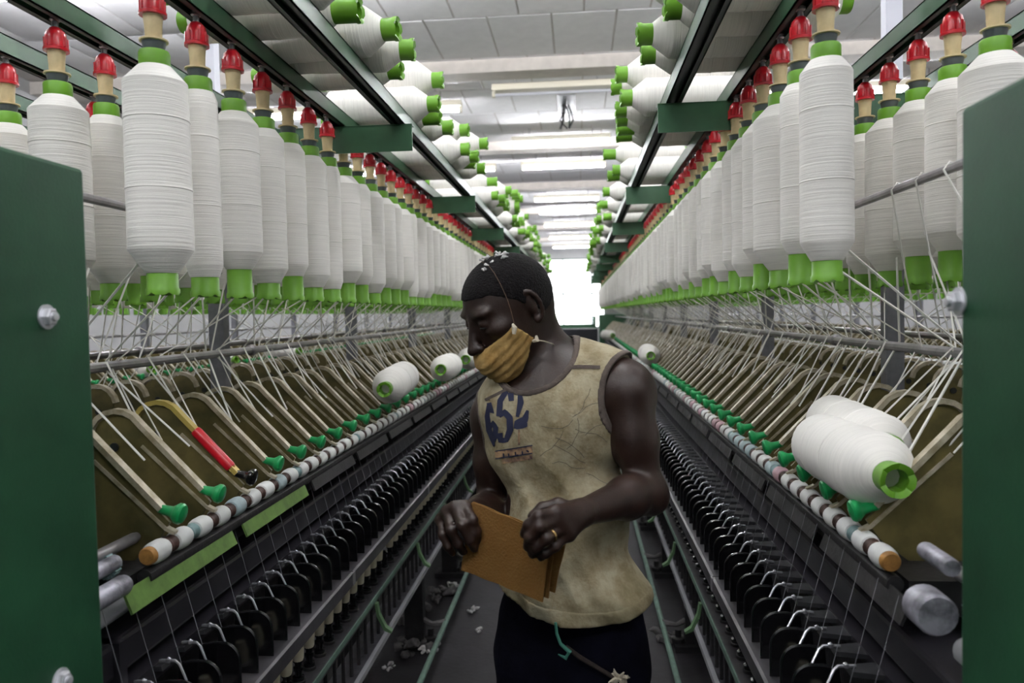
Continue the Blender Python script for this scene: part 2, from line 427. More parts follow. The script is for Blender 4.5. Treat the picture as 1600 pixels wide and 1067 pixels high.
    q = MB(); q.lathe([(.014, .722), (.0145, .732), (.009, .735), (.009, .745), (.012, .747), (.012, .755), (.008, .757), (.008, .766), (.0115, .768), (.0115, .776), (.008, .779)], 12, 'z', (s*-.045, 0, 0)); D['foot'] = q.mesh('spindle_foot', M['black'], 40)
    q = MB(); q.lathe([(.017, .715), (.017, .722), (.011, .725)], 14, 'z', (s*-.045, 0, 0)); D['collar'] = q.mesh('spindle_collar', M['dusty'], 40)
    q = MB(); q.lathe([(.0055, .55), (.0055, .705)], 6, 'z', (s*-.058, 0, 0)); D['pin'] = q.mesh('spindle_bolster', M['dusty'], 40)
    q = MB(); q.tube([(s*.004, 0, 1.185), (s*-.042, 0, 1.008)], .0006, 3); D['thread'] = q.mesh('thread', M['thread'], 0)
    q = MB(); q.lathe([(.022, .900), (.024, .903), (.024, .908), (.018, .910)], 16, 'z', (s*-.045, 0, 0)); D['ring'] = q.mesh('spinning_ring', M['greylint'], 40)
    SIDE[s] = D; return D

def build_side(root, xk, s, y0, yend, near_to, full=True, dl=0.0, ymin=-1.0):
    """one working face of a spinning frame. xk = x of the knobs, s = direction into the machine"""
    D = side_meshes(s)
    LOW = [0.0]           # sideways shift of the parts below the rollers
    def P(nm, me, y=0.0, x=0.0, **k): return O(nm, me, root, (xk+x+LOW[0]-root.location.x, y-root.location.y, 0), **k)
    def far(nm, key, ys):
        if ys:
            o = O(nm, merged(nm, D[key] if isinstance(key, str) else key, [T(xk+LOW[0]-root.location.x, y-root.location.y, 0) for y in ys]), root); o['kind'] = 'stuff'
    L = yend-y0
    ky = [y0+PITCH*i for i in range(int(L/PITCH))]
    kn = [y for y in ky if y < near_to]; kf = [y for y in ky if y >= near_to]
    for i, y in enumerate(kn):
        special = full and s < 0 and i == 2
        a = P('weighting_arm', D['plate'], y)
        O('channel', D['channel_brass' if special else 'channel'], a); O('lever', D['lever'], a); O('bolt', D['bolt'], a)
        if special:
            O('knob', D['knobb'], a, label='black knob')
            q = MB(); v0 = Vector((s*.118, 0, 1.361)); v1 = Vector((s*.040, 0, 1.279)); q.tube([v0, v0.lerp(v1, .05), v0.lerp(v1, .95), v1], [.0105, .012, .012, .0105], 14)
            q2 = MB(); q2.tube([v1, v1.lerp(v0, -.12)], [.009, .003], 10)
            O('grip_sleeve', q.mesh('grip_sleeve', M['red'], 40), a, label='bright red sleeve pushed over the arm')
            O('sleeve_tip', q2.mesh('sleeve_tip', M['endcap'], 40), a)
        else: O('knob', D['knob'], a)
    far('far_arm_plates', 'plate', kf); far('far_arm_channels', 'channel', kf); far('far_arm_knobs', 'knob', kf); far('far_arm_levers', 'lever', kf)
    # cots: two per arm
    cy = [1.23+PITCH*.5*i for i in range(int(L/PITCH*2))]
    cn = [y for y in cy if y < near_to]; cf = [y for y in cy if y >= near_to]
    for i, y in enumerate(cn):
        p = 'cot' if i < 4 else ('cotp' if R.random() < .10 else 'cotg' if R.random() < .06 else 'cot')
        gone = full and s > 0 and 12 < i < 16
        P('cot_roller', D['cotg' if gone else p], y, **({'label': 'tinted cot roller'} if p != 'cot' else {}))
        P('arbor', D['arborg' if i % 7 == 1 else 'arbor'], y+PITCH*.25)
    far('far_cot_rollers', 'cot', cf)
    P('end_cap', D['endcap'], cy[0]-.024)
    q = MB(); q.lathe([(.0135, 0), (.0135, cy[-1]-cn[-1])], 8, 'y', (s*.010, cn[-1], 1.207)); P('top_roller_shaft', q.mesh('shaft', M['arbor']))
    q = MB(); q.lathe([(.0135, 1.20), (.0135, yend)], 12, 'y', (s*.016, 0, 1.172)); P('fluted_roller', q.mesh('fluted_roller', M['dusty']))
    # roller stand beam, creel box and duct
    q = MB(); q.box(s*.040, s*.26, y0-.10, yend, 1.12, 1.175); P('roller_beam', q.mesh('beam', M['dusty'], 0))
    # green deflector strips
    q = MB(); q.prism([(s*-.010, 1.138), (s*-.006, 1.136), (s*.008, 1.172), (s*.004, 1.174)], -.185, .185); st = q.mesh('deflector_strip', M['lime_strip'], 0)
    q = MB(); q.prism([(s*-.010, 1.138), (s*-.006, 1.136), (s*.008, 1.172), (s*.004, 1.174)], -.185, .185); st2 = q.mesh('deflector_strip', M['dusty'], 0)
    n = int(min(L, 8)/.42)
    for i in range(n): P('deflector_strip', st if (s < 0 and i < 2) else st2, 1.165+.15+.42*i, x=s*.004, **({'label': 'green deflector strip'} if s < 0 and i < 2 else {}))
    q = MB(); q.box(s*.030, s*.16, y0-.22, yend, 1.03, 1.088); P('suction_box', boxmesh('suction_box', M['box'], min(s*.03, s*.16), max(s*.03, s*.16), max(ymin, y0-.30), yend, 1.03, 1.09, bevel=.008))
    q = MB(); q.box(s*.018, s*.06, max(ymin, y0-.30), yend, .985, 1.012); P('lappet_rail', q.mesh('lappet_rail', M['box'], 0))
    q = MB(); q.box(s*.10, s*.12, max(ymin, y0-.28), yend, .70, 1.04); q.box(s*.10, s*.30, max(ymin, y0-.28), yend, .30, .34); P('inner_panel', q.mesh('inner_panel', M['dusty'], 0))
    LOW[0] = dl
    if full:
        sy = [y0-.19+.075*i for i in range(int((yend-y0)/.075))]
        sn = [y for y in sy if y < near_to+.6]; sf = [y for y in sy if y >= near_to+.6]
        for i, y in enumerate(sn):
            P('separator', D['sep'], y+.0375)
            l = P('lappet', D['lappet'], y, rot=(0, 0, 0)); 
            h = O('hook', D['hook'], l, rot=(0, 0, R.uniform(-.06, .06)))
            c = P('spindle', D['foot'], y); O('collar', D['collar'], c)
            gap = s < 0 and (i % 17 in (3,) or 58 < i % 61 < 60)
            if not gap: O('cop_tube', D['cop'], c)
            O('bolster', D['pin'], c)
            P('thread', D['thread'], y, rot=(0, 0, R.uniform(-.03, .03)))
        for k in ('sep', 'lappet', 'hook', 'cop', 'foot', 'pin'):
            far('far_' + {'sep': 'separators', 'lappet': 'lappets', 'hook': 'hooks', 'cop': 'cop_tubes', 'foot': 'spindles', 'pin': 'bolsters'}[k], k, [y+(.0375 if k == 'sep' else 0) for y in sf])
        # ring rail in lengths with a joint every 1.05 m
        segs = []; y = max(ymin, y0-.35)
        while y < yend: segs.append((y, min(y+1.05, yend))); y += 1.05
        for a, b in segs:
            q = MB(); q.prism([(s*-.110, .866), (s*-.110, .898), (s*-.104, .901), (s*-.012, .901), (s*-.012, .894), (s*-.104, .894), (s*-.104, .866)], a+.002, b-.002)
            P('ring_rail', q.mesh('ring_rail', M['ringr'], 0))
            q = MB(); q.box(s*-.112, s*-.108, b-.014, b+.006, .866, .900); P('joint_plate', q.mesh('joint_plate', M['steel'], 0))
        far('rings', 'ring', [y for y in sy if y < near_to])
        q = MB(); q.prism([(s*-.080, .690), (s*-.080, .715), (s*-.010, .715), (s*-.010, .690)], max(ymin, y0-.35), yend); P('spindle_rail', q.mesh('spindle_rail', M['ringr'], 0))
        q = MB(); q.prism([(s*-.083, .700), (s*-.083, .716), (s*-.079, .716), (s*-.079, .700)], max(ymin, y0-.35), yend); P('rail_edge', q.mesh('rail_edge', M['pipe'], 0), label='pale green edge of the spindle rail')
        q = MB(); q.prism([(s*-.062, .516), (s*-.060, .508), (s*.03, .500), (s*.03, .506)], max(ymin, y0-.4), yend); P('drip_strip', q.mesh('drip_strip', M['strip'], 0))
        q = MB(); q.box(s*-.070, s*-.056, max(ymin, y0-.4), yend, .500, .518); P('strip_edge', q.mesh('strip_edge', M['bright'], 0))
        # clips between the rail and the strip
        for i in range(9):
            y = y0+.42+i*.62
            q = MB(); q.prism([(s*-.084, .70), (s*-.090, .66), (s*-.112, .615), (s*-.135, .605), (s*-.137, .612), (s*-.118, .625), (s*-.098, .665), (s*-.092, .70)][::1], y-.010, y+.010)
            P('lifting_clip', q.mesh('lifting_clip', M['clip'], 30))
        # floor pipe on brackets, legs
        q = MB(); q.tube([(s*-.075, max(ymin, y0-.5), .12), (s*-.075, yend, .12)], .0125, 10); P('pneumatic_pipe', q.mesh('pipe', M['pipe']), label='pale green pipe along the floor')
        for i in range(10):
            y = y0+.30+i*1.0
            q = MB(); q.tube([(s*-.075, y, .12), (s*-.01, y-.01, .115), (s*.05, y, .14)], [.017, .011, .015], 7); P('pipe_bracket', q.mesh('pipe_bracket', M['greylint']))
            q = MB(); q.box(s*.03, s*.12, y-.03, y+.03, .03, .51); q.box(s*-.02, s*.16, y-.06, y+.06, 0, .03)
            q.lathe([(.03, .03), (.03, .05), (.015, .055), (.015, .09)], 10, 'z', (s*.0, y, 0)); P('machine_leg', q.mesh('machine_leg', M['dusty'], 0))

def creel(root, rows, y0, yend, posts, xc, outer=(), lower=()):
    """rails, posts, guide rods and holders above the frame"""
    lx, ly = root.location.x, root.location.y
    def rail(x, z=2.172, wd=.021):
        q = MB(); h = .042
        q.box(x-wd, x-wd+.003, y0, yend, z, z+h, 0); q.box(x+wd-.003, x+wd, y0, yend, z, z+h, 0); q.box(x-wd, x+wd, y0, yend, z+h-.003, z+h, 0)
        q.box(x-wd, x-wd*.42, y0, yend, z, z+.003, 1); q.box(x+wd*.42, x+wd, y0, yend, z, z+.003, 1)
        q.box(x-wd*.42, x+wd*.42, y0+.001, yend-.001, z+.012, z+.014, 1)
        for i in range(len(q.v)): v = q.v[i]; q.v[i] = (v[0]-lx, v[1]-ly, v[2])
        O('creel_rail', q.mesh('creel_rail', [M['rail'], M['slot']], 0), root)
    for x in rows+list(outer): rail(x)
    a, b = min(rows+list(outer)), max(rows+list(outer))
    for y in posts:
        # transverse angle brackets
        q = MB(); q.box(a-.045-lx, b+.045-lx, y-.002-ly, y+.002-ly, 2.090, 2.168); q.box(a-.045-lx, b+.045-lx, y-.002-ly, y+.03-ly, 2.166, 2.170)
        O('cross_bracket', q.mesh('cross_bracket', M['rail'], 0), root)
        q = MB(); q.box(xc-.024-lx, xc+.024-lx, y+.035-ly, y+.075-ly, .5, 2.17); O('creel_post', q.mesh('post', M['post'], 0), root)
        if y > 3: continue
        q = MB(); q.box(xc-.022-lx, xc+.022-lx, y+.037-ly, y+.073-ly, 2.218, CZ-.02); O('ceiling_stay', q.mesh('stay', M['postw'], 0), root, label='pale post rising to the ceiling')
    for x, z, r in lower:
        q = MB(); q.tube([(x-lx, y0-.02-ly, z), (x-lx, yend-ly, z)], r, 10)
        O('guide_rod', q.mesh('guide_rod', M['steel']), root)
        if z < 1.6:
            for i in range(8):
                y = 2.15+i*.72; q = MB(); q.lathe([(r, -.014), (r+.005, -.010), (r+.006, 0), (r+.005, .010), (r, .014)], 12, 'y', (x-lx, y-ly, z))
                O('rod_collar', q.mesh('rod_collar', M['steel']), root)

def strand(rt, pts, r=.0013):
    q = MB(); q.tube([Vector(p)-rt.location for p in pts], r, 4, cap=False); 
    O('roving_strand', q.mesh('strand', M['strand'], 0), rt)

def hang_rows(root, rows, xk, s, y0s, counts, sidename, seeds, far_rows=True):
    """rows of hanging bobbins; the first two rows feed the face at xk"""
    rn = ['aisle-side row', 'second row', 'third row', 'outer row']
    for j, x in enumerate(rows):
        y = y0s[j]; i = 0; farT = {k: [] for k in range(7)}; farH = []
        while y < YEND-.1:
            k = seeds[j][i] if i < len(seeds[j]) else R.choice((0, 1, 1, 2, 3, 3, 4, 4, 5))
            if i < counts[j]:
                if i < 20: lab = '%s white roving bobbin, %s from the near end of the %s machine\'s %s' % (sizeword(k), ORD[i], sidename, rn[j]); g = None
                else: lab = '%s white roving bobbin past the twentieth in the %s machine\'s %s' % (sizeword(k), sidename, rn[j]); g = '%s bobbins far along the %s %s' % (sizeword(k), sidename, rn[j])
                lab = lab.replace('nearest from', 'first from')
                t = bobbin((x, y, ZB), k, lab, g or 'roving bobbins in the %s machine\'s %s' % (sidename, rn[j]))
                holder(root, (x, y, ZB))
                r = RAD[k]
                if j == 0:
                    strand(t, [(x+s*r*.8, y, ZB+.055), (xk+s*.226, y+R.choice((-.07, .04, .07, .09)), 1.522), (xk+s*R.uniform(.10, .15), y+.0375, 1.345)], .0026 if i < 12 else .0021)
                elif j == 1:
                    strand(t, [(x-s*r*.9, y, ZB+.06), (xk+s*.250, y+R.choice((-.09, -.06, .06)), 1.520), (xk+s*R.uniform(.09, .14), y-.0375, 1.34)], .0026 if i < 12 else .0021)
                elif j == 2:
                    strand(t, [(x, y-r, ZB+.08), (xk+s*.585, y+.05, 1.51), (xk+s*.65, y+.04, 1.425)], .0021)
            else:
                farT[k].append(T(x-root.location.x, y-root.location.y, ZB)); farH.append(T(x-root.location.x, y-root.location.y, ZB))
            y += PITCH; i += 1
        for k in range(7):
            if farT[k]:
                o = O('far_roving_bobbins', merged('far_bobbins', PACKL[k], [Matrix.Translation(root.location) @ m for m in farT[k]])); o['kind'] = 'stuff'
                o['label'] = '%s roving bobbins far along the %s machine\'s %s' % (sizeword(k)+(' small' if k in (0, 2) else ''), sidename, rn[j]); o['category'] = 'bobbins'
        if farH: o = O('far_holders', merged('far_holders', HFAR, farH), root); o['kind'] = 'stuff'
        q = MB(); rr = random.Random(17+j); lx, ly = root.location.x, root.location.y
        y = y0s[j]+.03; i = 0
        while y < min(YEND-.3, 11):
            if j < 2 or i > 0:
                dn = s if j < 2 else -s; bx = xk if j < 2 else xk+s*WID
                e = rr.choice((-.10, -.07, .07, .10))
                if j >= 2 or i % 2 or i >= counts[j]:
                    q.tube([(x-lx, y-ly, ZB+.03), (bx+dn*.238-lx, y+e-ly, 1.521), (bx+dn*rr.uniform(.10, .16)-lx, y+e*1.2-ly, 1.35)], .0019, 3, cap=False)
            y += PITCH; i += 1
        o = O('crossing_strands', q.mesh('crossing_strands', M['strand']), root); o['kind'] = 'stuff'

def frame(name, label, xk, s, y0, width=.82): 
    xc = xk+s*width/2
    return thing(name, label, 'machine', (xc, y0, 0)), xc

# near left machine
WID = .82
LX, RX = -.714, .462
rootL, xcL = frame('spinning_frame', 'long green spinning frame of hanging bobbins left of the man', LX, -1, 1.2)
build_side(rootL, LX, -1, 1.28, YEND, 6.8, dl=-.022, ymin=.975)
build_side(rootL, LX-WID, 1, 1.25, YEND, 3.6, full=False, ymin=.975)
postsL = [2.25+1.4*i for i in range(9)]
rowsL = [LX+.006, LX-.266, LX-.486-.02, LX-WID+.03]
creel(rootL, rowsL, 1.0, YEND, postsL, xcL, outer=[LX+.188, LX-WID-.188],
      lower=[(LX-.238, 1.510, .0105), (LX-WID+.238, 1.510, .0105), (LX-.128, 1.815, .008)])
SL = [[4, 0, 3, 2, 1, 2, 0, 3, 1, 2, 3, 1, 3, 0, 2], [4, 2, 1, 2, 0, 3], [2, 1, 3, 1, 2], [2, 3, 1]]
hang_rows(rootL, rowsL, LX, -1, [1.252, 1.389, 1.265, 1.30], [46, 16, 8, 4], 'left', SL)
# near right machine
rootR, xcR = frame('spinning_frame', 'long green spinning frame of hanging bobbins right of the man', RX, 1, 1.06)
build_side(rootR, RX, 1, 1.31, YEND, 6.8, dl=-.015, ymin=.845)
build_side(rootR, RX+WID, -1, 1.25, YEND, 3.6, full=False, ymin=.845)
postsR = [2.15+1.4*i for i in range(9)]
rowsR = [RX-.024, RX+.265, RX+.50, RX+WID-.03]
creel(rootR, rowsR, .865, YEND, postsR, xcR, outer=[RX-.188, RX+WID+.188],
      lower=[(RX+.238, 1.510, .0105), (RX+WID-.238, 1.510, .0105), (RX+.128, 1.815, .008)])
SR = [[2, 1, 5, 3, 2, 1, 2, 3, 1, 2, 3, 2, 1], [5, 3, 3, 4, 2, 3, 2], [2, 1, 3, 1, 2], [2, 3, 1]]
hang_rows(rootR, rowsR, RX, 1, [1.387, 1.403, 1.35, 1.35], [46, 16, 8, 4], 'right', SR)
# loose rovings looped over the upper guide rods beside the cabinets
for root, xk, s, lst in ((rootR, RX, 1, ((1.02, .10, .02), (1.10, .14, .05), (1.18, .10, .02), (1.26, -.10, .05), (1.36, .12, .02), (1.46, .15, .04))), (rootL, LX, -1, ((1.02, .10, .02), (1.16, .02, .03)))):
    for y, e, f in lst:
        q = MB(); L_ = root.location
        pts = [(xk+s*(.265-f), y+.16, ZB+.20), (xk+s*.150, y+.03, 1.826), (xk+s*.128, y+.01, 1.8265), (xk+s*.114, y, 1.812), (xk+s*.17, y+e*.5, 1.66), (xk+s*.235, y+e, 1.50), (xk+s*.14, y+e*1.3, 1.36)]
        q.tube([(a-L_.x, b-L_.y, c) for a, b, c in pts], .0017, 5)
        O('looped_roving', q.mesh('looped_roving', M['strand']), root)
# neighbours across the next aisles (only the face towards us and one creel row show)
for side, xk, s, nm in (('left', LX-WID-1.176, -1, 'dimly seen spinning frame across the far left aisle, behind the left machine'), ('right', RX+WID+1.176, 1, 'dimly seen spinning frame across the far right aisle, behind the right machine')):
    rt, xc = frame('spinning_frame', nm, xk, s, 1.2)
    build_side(rt, xk, s, 1.36, YEND, 1.9, full=False)
    creel(rt, [xk, xk+s*.27], 1.0, YEND, [2.3+1.45*i for i in range(9)], xc, outer=[xk-s*.188], lower=[(xk+s*.238, 1.51, .0105)])
    for j in range(2):
        TT = {k: [] for k in range(6)}; HH = []
        y = 1.35
        while y < YEND: TT[R.choice((0, 1, 2, 3, 4, 5))].append(T(xk+s*.27*j, y, ZB)); HH.append(T(s*(-.41+.27*j), y-1.2, ZB)); y += PITCH
        for k, v in TT.items():
            o = O('far_roving_bobbins', merged('far_bobbins', PACKL[k], v)); o['kind'] = 'stuff'; o['label'] = 'roving bobbins hanging on the frame across the %s aisle' % side; o['category'] = 'bobbins'; o['group'] = 'bobbins across the %s aisle' % side
        o = O('far_holders', merged('far_holders', HFAR, HH), rt); o['kind'] = 'stuff'

# ------------------------------------------------------------------ spare bobbins lying across the overhead rails
def lying(xend, y, z, k, inward, label, group):
    # axis along x; the bottom flange faces the aisle at xend
    rt = (R.uniform(-.05, .05), -PI/2 if inward < 0 else PI/2, R.uniform(-.06, .06))
    e = Euler((0, 0, 0))
    return bobbin((xend, y, z), k, label, group, rot=rt)
ZR = 2.214
for sd, xo, inw, lst in (
    ('left', LX+.188, -1, [(1.50, 0, 4, .10), (1.64, 0, 3, .07), (1.78, 0, 5, .12), (1.91, 0, 4, .13), (2.03, 0, 2, .07), (1.71, 1, 3, .08), (1.45, 1, 4, .07),
            (2.42, 0, 5, .10), (2.55, 0, 3, .08), (2.50, 1, 6, .10), (2.68, 0, 2, .10),
            (3.10, 0, 5, .10), (3.22, 0, 4, .12), (3.33, 0, 3, .09), (3.16, 1, 5, .09), (3.45, 0, 2, .12), (3.40, 1, 4, .14)]),
    ('right', RX-.188, 1, [(1.62, 0, 5, .10), (1.76, 0, 6, .07), (1.90, 0, 5, .12), (1.69, 1, 5, .09), (1.83, 1, 6, .14), (2.03, 0, 4, .10),
            (2.45, 0, 5, .13), (2.57, 0, 4, .14), (2.69, 0, 4, .13), (2.51, 1, 5, .14), (2.63, 1, 4, .15), (2.81, 0, 3, .12), (2.92, 0, 3, .12), (3.66, 0, 4, .10), (3.78, 0, 3, .12), (3.72, 1, 3, .14)])):
    y = 4.3
    while y < 12.5:
        lst.append((y, 0, R.choice((3, 4, 5)), R.uniform(.07, .15)))
        if R.random() < .7: lst.append((y+.06, 1, R.choice((3, 4, 5)), R.uniform(.08, .13)))
        if R.random() < .3: lst.append((y+.02, 2, R.choice((3, 4)), R.uniform(.10, .14)))
        y += R.uniform(.115, .15) if R.random() < .8 else .55
    far_sp = {k: [] for k in range(7)}
    for i, (y, lay, k, ov) in enumerate(lst):
        x = xo - inw*ov
        z = ZR + RAD[k] + lay*.092
        lab = ('%s spare bobbin lying across the %s overhead rails' % (sizeword(k), sd)) + (', %s from the near end' % ORD[i] if i < 17 else ', beyond the near piles')
        lab = lab.replace('nearest from', 'first from')
        nb = sum(1 for b_ in (postsL if sd == 'left' else postsR) if b_ < y)
        if i >= 17: lab = '%s spare bobbin, %s layer on %s overhead rails, beyond %s cross bracket' % (sizeword(k), ('bottom', 'second', 'top')[lay], sd, ('', 'first', 'second', 'third', 'fourth', 'fifth', 'sixth', 'seventh', 'eighth', 'ninth')[nb])
        if i < 45: lying(x, y, z, k, inw, lab, None if i < 17 else 'spare bobbins on the %s overhead rails' % sd)
        else: far_sp[k].append(T(x, y, z, 0, -PI/2 if inw < 0 else PI/2, 0))
    for k, v in far_sp.items():
        if v: o = O('far_spare_bobbins', merged('far_spares', PACKL[k], v)); o['kind'] = 'stuff'; o['label'] = 'far %s spare bobbins heaped along the %s overhead rails' % (sizeword(k), sd); o['category'] = 'bobbins' 

# spare bobbins on the outer far rails (upper corners of the picture)
for (x, y, z, rz, lab) in ((1.95, 3.2, ZR+.05, 1, 'spare bobbin lying on the far right overhead rails, upper one'), (1.80, 3.05, ZR+.05, 1, 'spare bobbin lying on the far right overhead rails, lower one')):
    bobbin((RX+WID+.188+.1 if y > 3.1 else RX+WID+.26, y, z), 4, lab, 'far right spares', rot=(0, -PI/2, .02))

# ------------------------------------------------------------------ packages lying on the weighting arms
def pkg(p0, direction, k, label, up=None, scale=1.0):
    d = Vector(direction).normalized()
    rt = d.to_track_quat('Z', 'Y').to_euler()
    t = bobbin(p0, k, label, 'loose bobbins on the weighting arms', rot=rt)
    t.scale = (scale,)*3
    O('tube_core', CORE, t)
    return t
p = at(1404, 752, 1.235); pkg(p, (-.004, .40, -.005), 6, 'large white roving bobbin lying on the right arms, showing its green socket', scale=1.02)
pkg(p+Vector((.058, .57, .026)), (-.005, -.40, -.005), 5, 'white roving bobbin tucked behind the large one on the right arms')
p = at(600, 609, 2.55); pkg(p, (-.01, .40, .02), 6, 'white bobbin on the left arms, nearest of the three there', scale=.96)
p = at(688, 578, 3.42); pkg(p, (-.01, .40, .0), 6, 'white bobbin on the left arms, middle of the three there', scale=.95)
p = at(727, 562, 4.1); pkg(p, (.02, .40, .0), 6, 'white bobbin on the left arms beside the man\'s nose', scale=.95)
p = at(1017, 556, 4.8); pkg(p, (.01, .40, .0), 6, 'white bobbin on the right arms beyond the man\'s shoulder', scale=1.0)
p = at(958, 524, 9.6); pkg(p, (-.1, .38, .0), 6, 'white bobbin lying far off where the right rollers meet the cabinet', scale=1.0)
for (px, py, Y) in ((240, 577, 4.6), (370, 562, 5.6), (470, 548, 6.4)):
    p = at(px, py, Y); pkg(p, (-.35, .12, .0), 4, 'white bobbin on the arms across the left aisle, %s' % {240: 'nearest the green cabinet', 370: 'middle one', 470: 'furthest in'}[px])

# ------------------------------------------------------------------ end cabinets
def cabinet(x, s, yfar, label):
    t = thing('gear_cabinet', label, 'cabinet', (x, yfar, 0))
    me = boxmesh('body', M['cab'], min(0, s*.95), max(0, s*.95), -1.25, 0, .02, 1.805, bevel=.006)
    O('body', me, t)
    def bolt(y, z):
        q = MB(); q.lathe([(.0, -.008), (.006, -.008), (.0065, -.004), (.0115, -.003), (.0115, .0)], 6, 'x', (0, 0, 0)) if False else None
        q = MB(); sx = -s
        q.lathe([(.0155, 0), (.0155, sx*.0022)], 20, 'x'); q.lathe([(.0115, sx*.0022), (.0115, sx*.0085), (.0095, sx*.010)], 6, 'x'); q.lathe([(.0055, sx*.010), (.005, sx*.014), (0, sx*.0145)], 12, 'x')
        b = O('bolt', q.mesh('bolt', M['bright'], 30), t, (0, y, z))
    return t, bolt
t, b = cabinet(LX+.06, -1, .973, 'dark green machine cabinet at the left edge with a hex bolt')
pb = at(72, 496, 1); 
def onplane(px, py, x):
    r = RW @ Vector(((px-800)/FPX, -(py-533.5)/FPX, -1.0)); return CAM + r*(x/r.x)
v = onplane(72, 495, LX+.06); b(v.y-.973, v.z); v = onplane(94, 1063, LX+.06); b(v.y-.973, v.z)
t, b = cabinet(RX-.06, 1, .843, 'dark green machine cabinet at the right edge with a hex bolt')
v = onplane(1499, 471, RX-.06); b(v.y-.843, v.z)

# drive heads just behind the cabinets (shafts, gears, clamps)
def drive(root, xk, s, y):
    def P(nm, me, m=None, **k): return O(nm, me, root, (xk-root.location.x, y-root.location.y, 0), **k)
    for d, z, r, y0, y1, mt in ((.050, 1.135, .020, -.16, .04, 'bright'), (.085, 1.165, .018, -.16, .0, 'bright'), (.19, 1.20, .016, -.16, .09, 'steel'), (.07, 1.22, .010, -.16, .12, 'steel')):
        q = MB(); q.lathe([(r, y0), (r, y1-.01), (r*.8, y1)], 16, 'y', (s*d, 0, z)); P('drive_shaft', q.mesh('shaft', M[mt], 30))
    for d, z, r, y0, mt in ((.060, 1.200, .016, .02, 'arborg'), (.095, 1.235, .015, .0, 'arborg'), (.13, 1.245, .020, -.02, 'dusty'), (.10, 1.20, .024, -.03, 'post'), (.15, 1.19, .04, -.02, 'post'), (.21, 1.26, .03, .05, 'post'), (.06, 1.13, .03, -.07, 'box')):
        q = MB(); n = 18
        q.lathe([(r*.3, -.014), (r*.92, -.012), (r, -.008), (r, .008), (r*.92, .012), (r*.3, .014)], n, 'y', (s*d, y0, z))
        for k in range(n):
            a = 2*PI*k/n; q.lathe([(.0035, -.008), (.0035, .008)], 4, 'y', (s*d+(r+.001)*math.cos(a), y0, z+(r+.001)*math.sin(a)))
        P('gear', q.mesh('gear', M[mt], 30))
    q = MB(); q.box(s*.09, s*.15, -.05, .01, 1.265, 1.285); q.lathe([(.011, 1.285), (.011, 1.295)], 6, 'z', (s*.12, -.02, 0)); P('clamp_block', q.mesh('clamp', M['steel'], 0))
    q = MB(); q.tube([(s*.09, -.1, 1.25), (s*.12, .02, 1.23), (s*.10, .10, 1.18)], .007, 8); P('grease_hose', q.mesh('hose', M['black']))
    q = MB(); q.box(s*.02, s*.30, -.02, .0, .3, 1.09); P('end_plate', q.mesh('end_plate', M['box'], 0))
drive(rootL, LX, -1, 1.15); drive(rootR, RX, 1, 1.02)
for root, px, py, Y, r, ln in ((rootL, 168, 928, 1.10, .0165, .11), (rootL, 152, 893, 1.13, .013, .12), (rootR, 1450, 950, 1.02, .027, .05), (rootR, 1462, 870, 1.05, .012, .08)):
    c = at(px, py, Y); q = MB(); q.lathe([(r*.6, 0), (r*.9, .002), (r, .006), (r, ln-.006), (r*.9, ln), (r*.6, ln)], 20, 'y')
    O('drive_roller', q.mesh('drive_roller', M['roller']), root, (c.x-root.location.x, c.y-ln*.6-root.location.y, c.z))

# ------------------------------------------------------------------ end of the aisle
t = thing('waste_bin', 'dark bin standing across the far end of the aisle', 'bin', (-.08, 14.9, 0))
q = MB(); q.box(-.46, .46, 0, .5, .06, 1.28); O('body', boxmesh('bin', M['cartb'], -.46, .46, 0, .5, .06, 1.28, bevel=.02), t)
for x in (-.38, .38):
    q = MB(); q.lathe([(.03, -.02), (.045, -.015), (.045, .015), (.03, .02)], 12, 'x', (x, .1, .045)); O('wheel', q.mesh('wheel', M['black']), t)
q = MB(); q.box(-.40, .40, .55, .62, 1.28, 1.36); q.box(-.44, -.38, .55, .62, .9, 1.52); q.box(.38, .44, .55, .62, .9, 1.52); O('rear_rack', q.mesh('rack', M['rail'], 0), t)
for x0, x1, nm in ((LX-.10, LX+.06, 'left'), (RX-.06, RX+.10, 'right')):
    t = thing('end_cabinet', 'green end cabinet closing the far end of the %s machine' % nm, 'cabinet', ((x0+x1)/2, YEND+.05, 0))
    a, b_ = (LX-WID-.05, LX+.06) if nm == 'left' else (RX-.06, RX+WID+.05)
    xm = (x0+x1)/2
    O('body', boxmesh('body', M['rail'], a-xm, b_-xm, 0, .6, .02, 1.55, bevel=.01), t)
    O('control_box', boxmesh('control_box', M['wall'], a-xm+.1, b_-xm-.04, .1, .5, 1.55, 2.1, bevel=.01), t)
    q = MB(); q.box((b_-.25 if nm == 'left' else a+.02)-xm, (b_-.02 if nm == 'left' else a+.25)-xm, .06, .1, 1.72, 1.85); O('display', q.mesh('display', M['dusty'], 0), t)

# ------------------------------------------------------------------ lint on the floor
def fluff(name, loc, rad, n, m, label, group, seed):
    rr = random.Random(seed); q = MB()
    for i in range(n):
        a = rr.uniform(0, 6.28); d = rad*rr.uniform(0, 1)**.6
        x, y = d*math.cos(a), d*math.sin(a)*1.5; r = rad*rr.uniform(.28, .55)
        pts = [(x, y, r*.4)]
        for k in range(4):
            pts.append((pts[-1][0]+rr.uniform(-r, r), pts[-1][1]+rr.uniform(-r, r), max(r*.25, pts[-1][2]+rr.uniform(-r*.4, r*.5))))
        q.tube(pts, [r*.25, r*.6, r*.7, r*.55, r*.15], 6)
    o = O(name, q.mesh(name, m, 60), None, loc, label=label, category='lint'); 
    if group: o['group'] = group
    return o
fl = [(762, 884+70, .016, 'white'), (747, 984, .016, 'white'), (736, 955, .015, 'white'), (692, 1010, .03, 'white'), (610, 1045, .02, 'white')]
